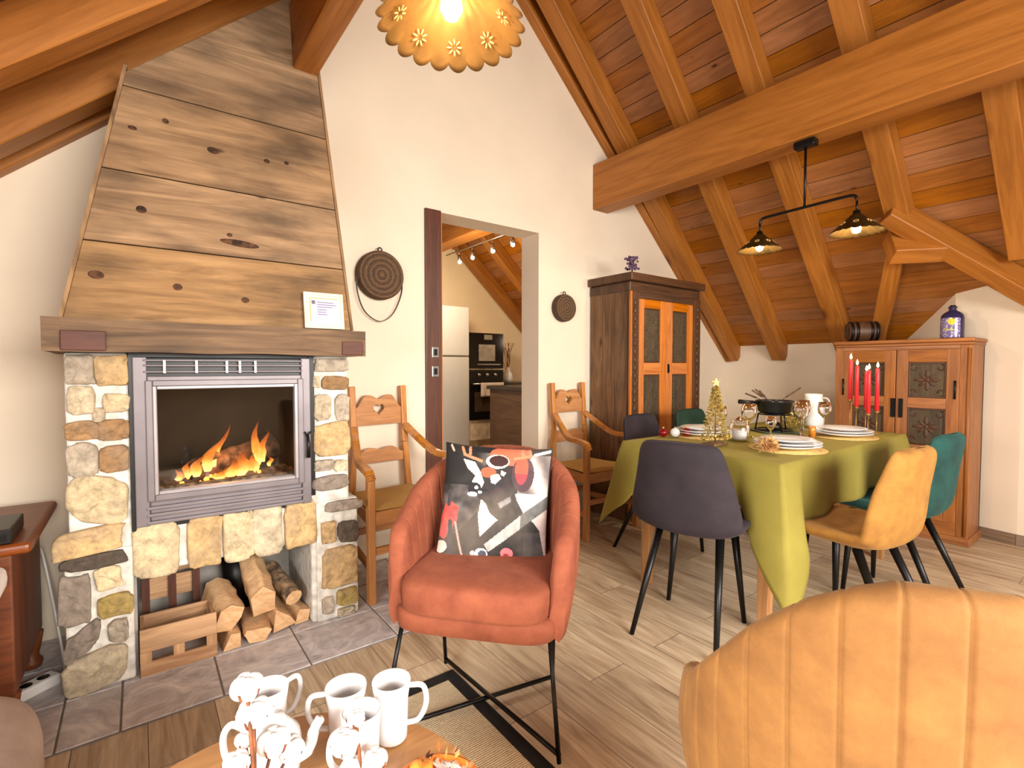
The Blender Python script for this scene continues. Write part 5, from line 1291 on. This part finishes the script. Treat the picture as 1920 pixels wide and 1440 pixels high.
for i in range(3):
    a = 1.6 + i * 1.9; mb = MB(); mb.lathe([(0, 0), (.018, 0), (.02, .002), (.018, .004), (0, .004)], (.045 * math.cos(a), .045 * math.sin(a), .038), 16); mb.build('orange_slice', plain('dried_orange', (224, 136, 46), .6, 0, .2, 60), t)

# ================================================================== kitchen beyond the doorway
t = thing('fridge', 'tall pale grey fridge freezer in the kitchen beyond the doorway', 'fridge', (2.855, 5.32, 0))
mb = MB(); mb.b2(-.34, .28, -.26, .3, .05, 1.85); mb.build('body', CHROME, t, bevel=.006)
FRW = plain('satin_fridge_door', (214, 212, 206), .3, .2, .01)
mb = MB(); mb.b2(-.34, .28, -.30, -.262, 1.28, 1.85); mb.build('freezer_door', FRW, t, bevel=.008)
mb = MB(); mb.b2(-.34, .28, -.30, -.262, .05, 1.262); mb.build('fridge_door', FRW, t, bevel=.008)
mb = MB(); mb.b2(-.32, .26, -.28, .3, .0, .05); mb.build('plinth', BLACK, t)
t = thing('oven_tower', 'black built-in oven tower with microwave and white tea towel in the kitchen', 'oven', (3.425, 5.36, 0))
mb = MB(); mb.b2(-.27, .27, -.26, .28, .25, 1.56); mb.b2(-.27, .27, -.2, .28, 0.0, .25); mb.build('cabinet', plain('pale_cabinet', (226, 208, 180), .5), t, bevel=.004)
for z0, z1, nm in ((1.13, 1.56, 'microwave'), (.50, 1.11, 'oven_door')):
    mb = MB(); mb.b2(-.25, .25, -.285, -.262, z0, z1); o = mb.build(nm, plain('black_gloss_' + nm, (20, 18, 16), .15), t, bevel=.003)
    if nm == 'microwave':
        mb = MB(); mb.b2(-.12, .12, -.29, -.286, 1.22, 1.42); mb.build('window', plain('microwave_window', (150, 140, 128), .2), o)
        mb = MB(); mb.b2(-.14, .2, -.295, -.286, 1.17, 1.185); mb.build('handle', CHROME, o)
        mb = MB(); mb.b2(-.04, .08, -.288, -.285, 1.48, 1.54); mb.build('display', plain('display_panel', (130, 124, 112), .2), o)
    else:
        for x in (-.12, 0, .12): mb = MB(); mb.lathe([(0, .0), (.022, 0), (.02, .02), (0, .022)], M=T(x, -.286, 1.05) @ RX(R(90)), n=14); mb.build('knob', CHROME, o)
        mb = MB(); mb.tube([(-.22, -.31, .94), (.22, -.31, .94)], .01); mb.build('handle', CHROME, o)
        mb = MB(); mb.b2(-.18, .18, -.288, -.285, .6, .84); mb.build('window', plain('oven_window', (70, 56, 40), .1), o)
t = bpy.data.objects.new('t', None)
mb = MB(); mb.grid(lambda u, v: (3.30 + .34 * u, 5.022 - .012 * math.sin(u * 20) * v, .955 - .17 * v if u < 2 else 0), 40, 8)
o = mb.build('tea_towel', fabric('towel_cloth', (238, 224, 210), (226, 200, 186), .1, 20)); m_ = o.modifiers.new('s', 'SOLIDIFY'); m_.thickness = .006; tag(o, 'pale pink and white tea towel hanging on the oven handle', 'towel')
bpy.data.objects.remove(t)
t = thing('kitchen_island', 'wood fronted kitchen island with a dark worktop beyond the doorway', 'kitchen island', (3.62, 4.2, 0))
mb = MB(); mb.b2(-.36, .36, -.58, .57, .0, .89); mb.build('front_panels', W_ISL, t, bevel=.003)
mb = MB(); mb.b2(-.39, .39, -.61, .60, .89, .93); mb.build('worktop', plain('dark_worktop', (54, 44, 38), .35), t, bevel=.004)
t = thing('kitchen_counter', 'dark kitchen counter against the far wall right of the oven', 'counter', (4.09, 5.35, 0))
mb = MB(); mb.b2(-.37, .45, -.25, .28, 0, .90); mb.build('base_units', plain('cream_units', (226, 214, 196), .5), t)
mb = MB(); mb.b2(-.38, .46, -.28, .29, .90, .94); mb.build('worktop', plain('dark_counter_top', (52, 42, 36), .35), t)
t = thing('flower_vase', 'white vase with thin dry twigs on the kitchen counter', 'vase', (3.87, 5.25, .941))
mb = MB(); mb.lathe([(0, 0), (.05, 0), (.07, .05), (.06, .12), (.03, .16), (.035, .2), (.03, .2), (.025, .16), (0, .02)], n=24); mb.build('vase', WHITE, t)
mb = MB()
for i in range(12): mb.tube(catmull([(0, 0, .1), (random.gauss(0, .03), random.gauss(0, .02), .33), (random.gauss(0, .08), random.gauss(0, .04), .52)], 3), .003, 5)
mb.build('twigs', HUSK, t)
t = thing('spotlight_rail', 'chrome ceiling rail with small spotlights in the kitchen', 'track light', (3.02, 4.6, 2.5))
mb = MB(); mb.tube([(0, .75, 0), (0, -.75, 0)], .009); mb.build('rail', CHROME, t)
SPB = emit('spot_bulb', (1, .84, .55), 7)
for y in (-.58, -.23, .17, .45):
    p = V(0, y, 0); mb = MB(); mb.tube([p, p + V(0, 0, -.05)], .006); mb.tube([p + V(0, 0, -.05), p + V(0, -.01, -.12)], [.018, .026], 14); o = mb.build('spot_head', CHROME, t)
    mb = MB(); mb.sphere(p + V(0, -.012, -.13), .022, 12); mb.build('spot_bulb', SPB, o)
for y in (-.5, .5):
    mb = MB(); mb.tube([(-.04, y, .045), (-.04, y, .0), (0, y, .0)], .006); mb.build('rail_bracket', CHROME, t)
point('kitchen_light', (2.6, 4.35, 2.0), 26, (1, .80, .55), .1); point('kitchen_light_far', (4.3, 4.4, 1.5), 5, (1, .82, .6), .1)
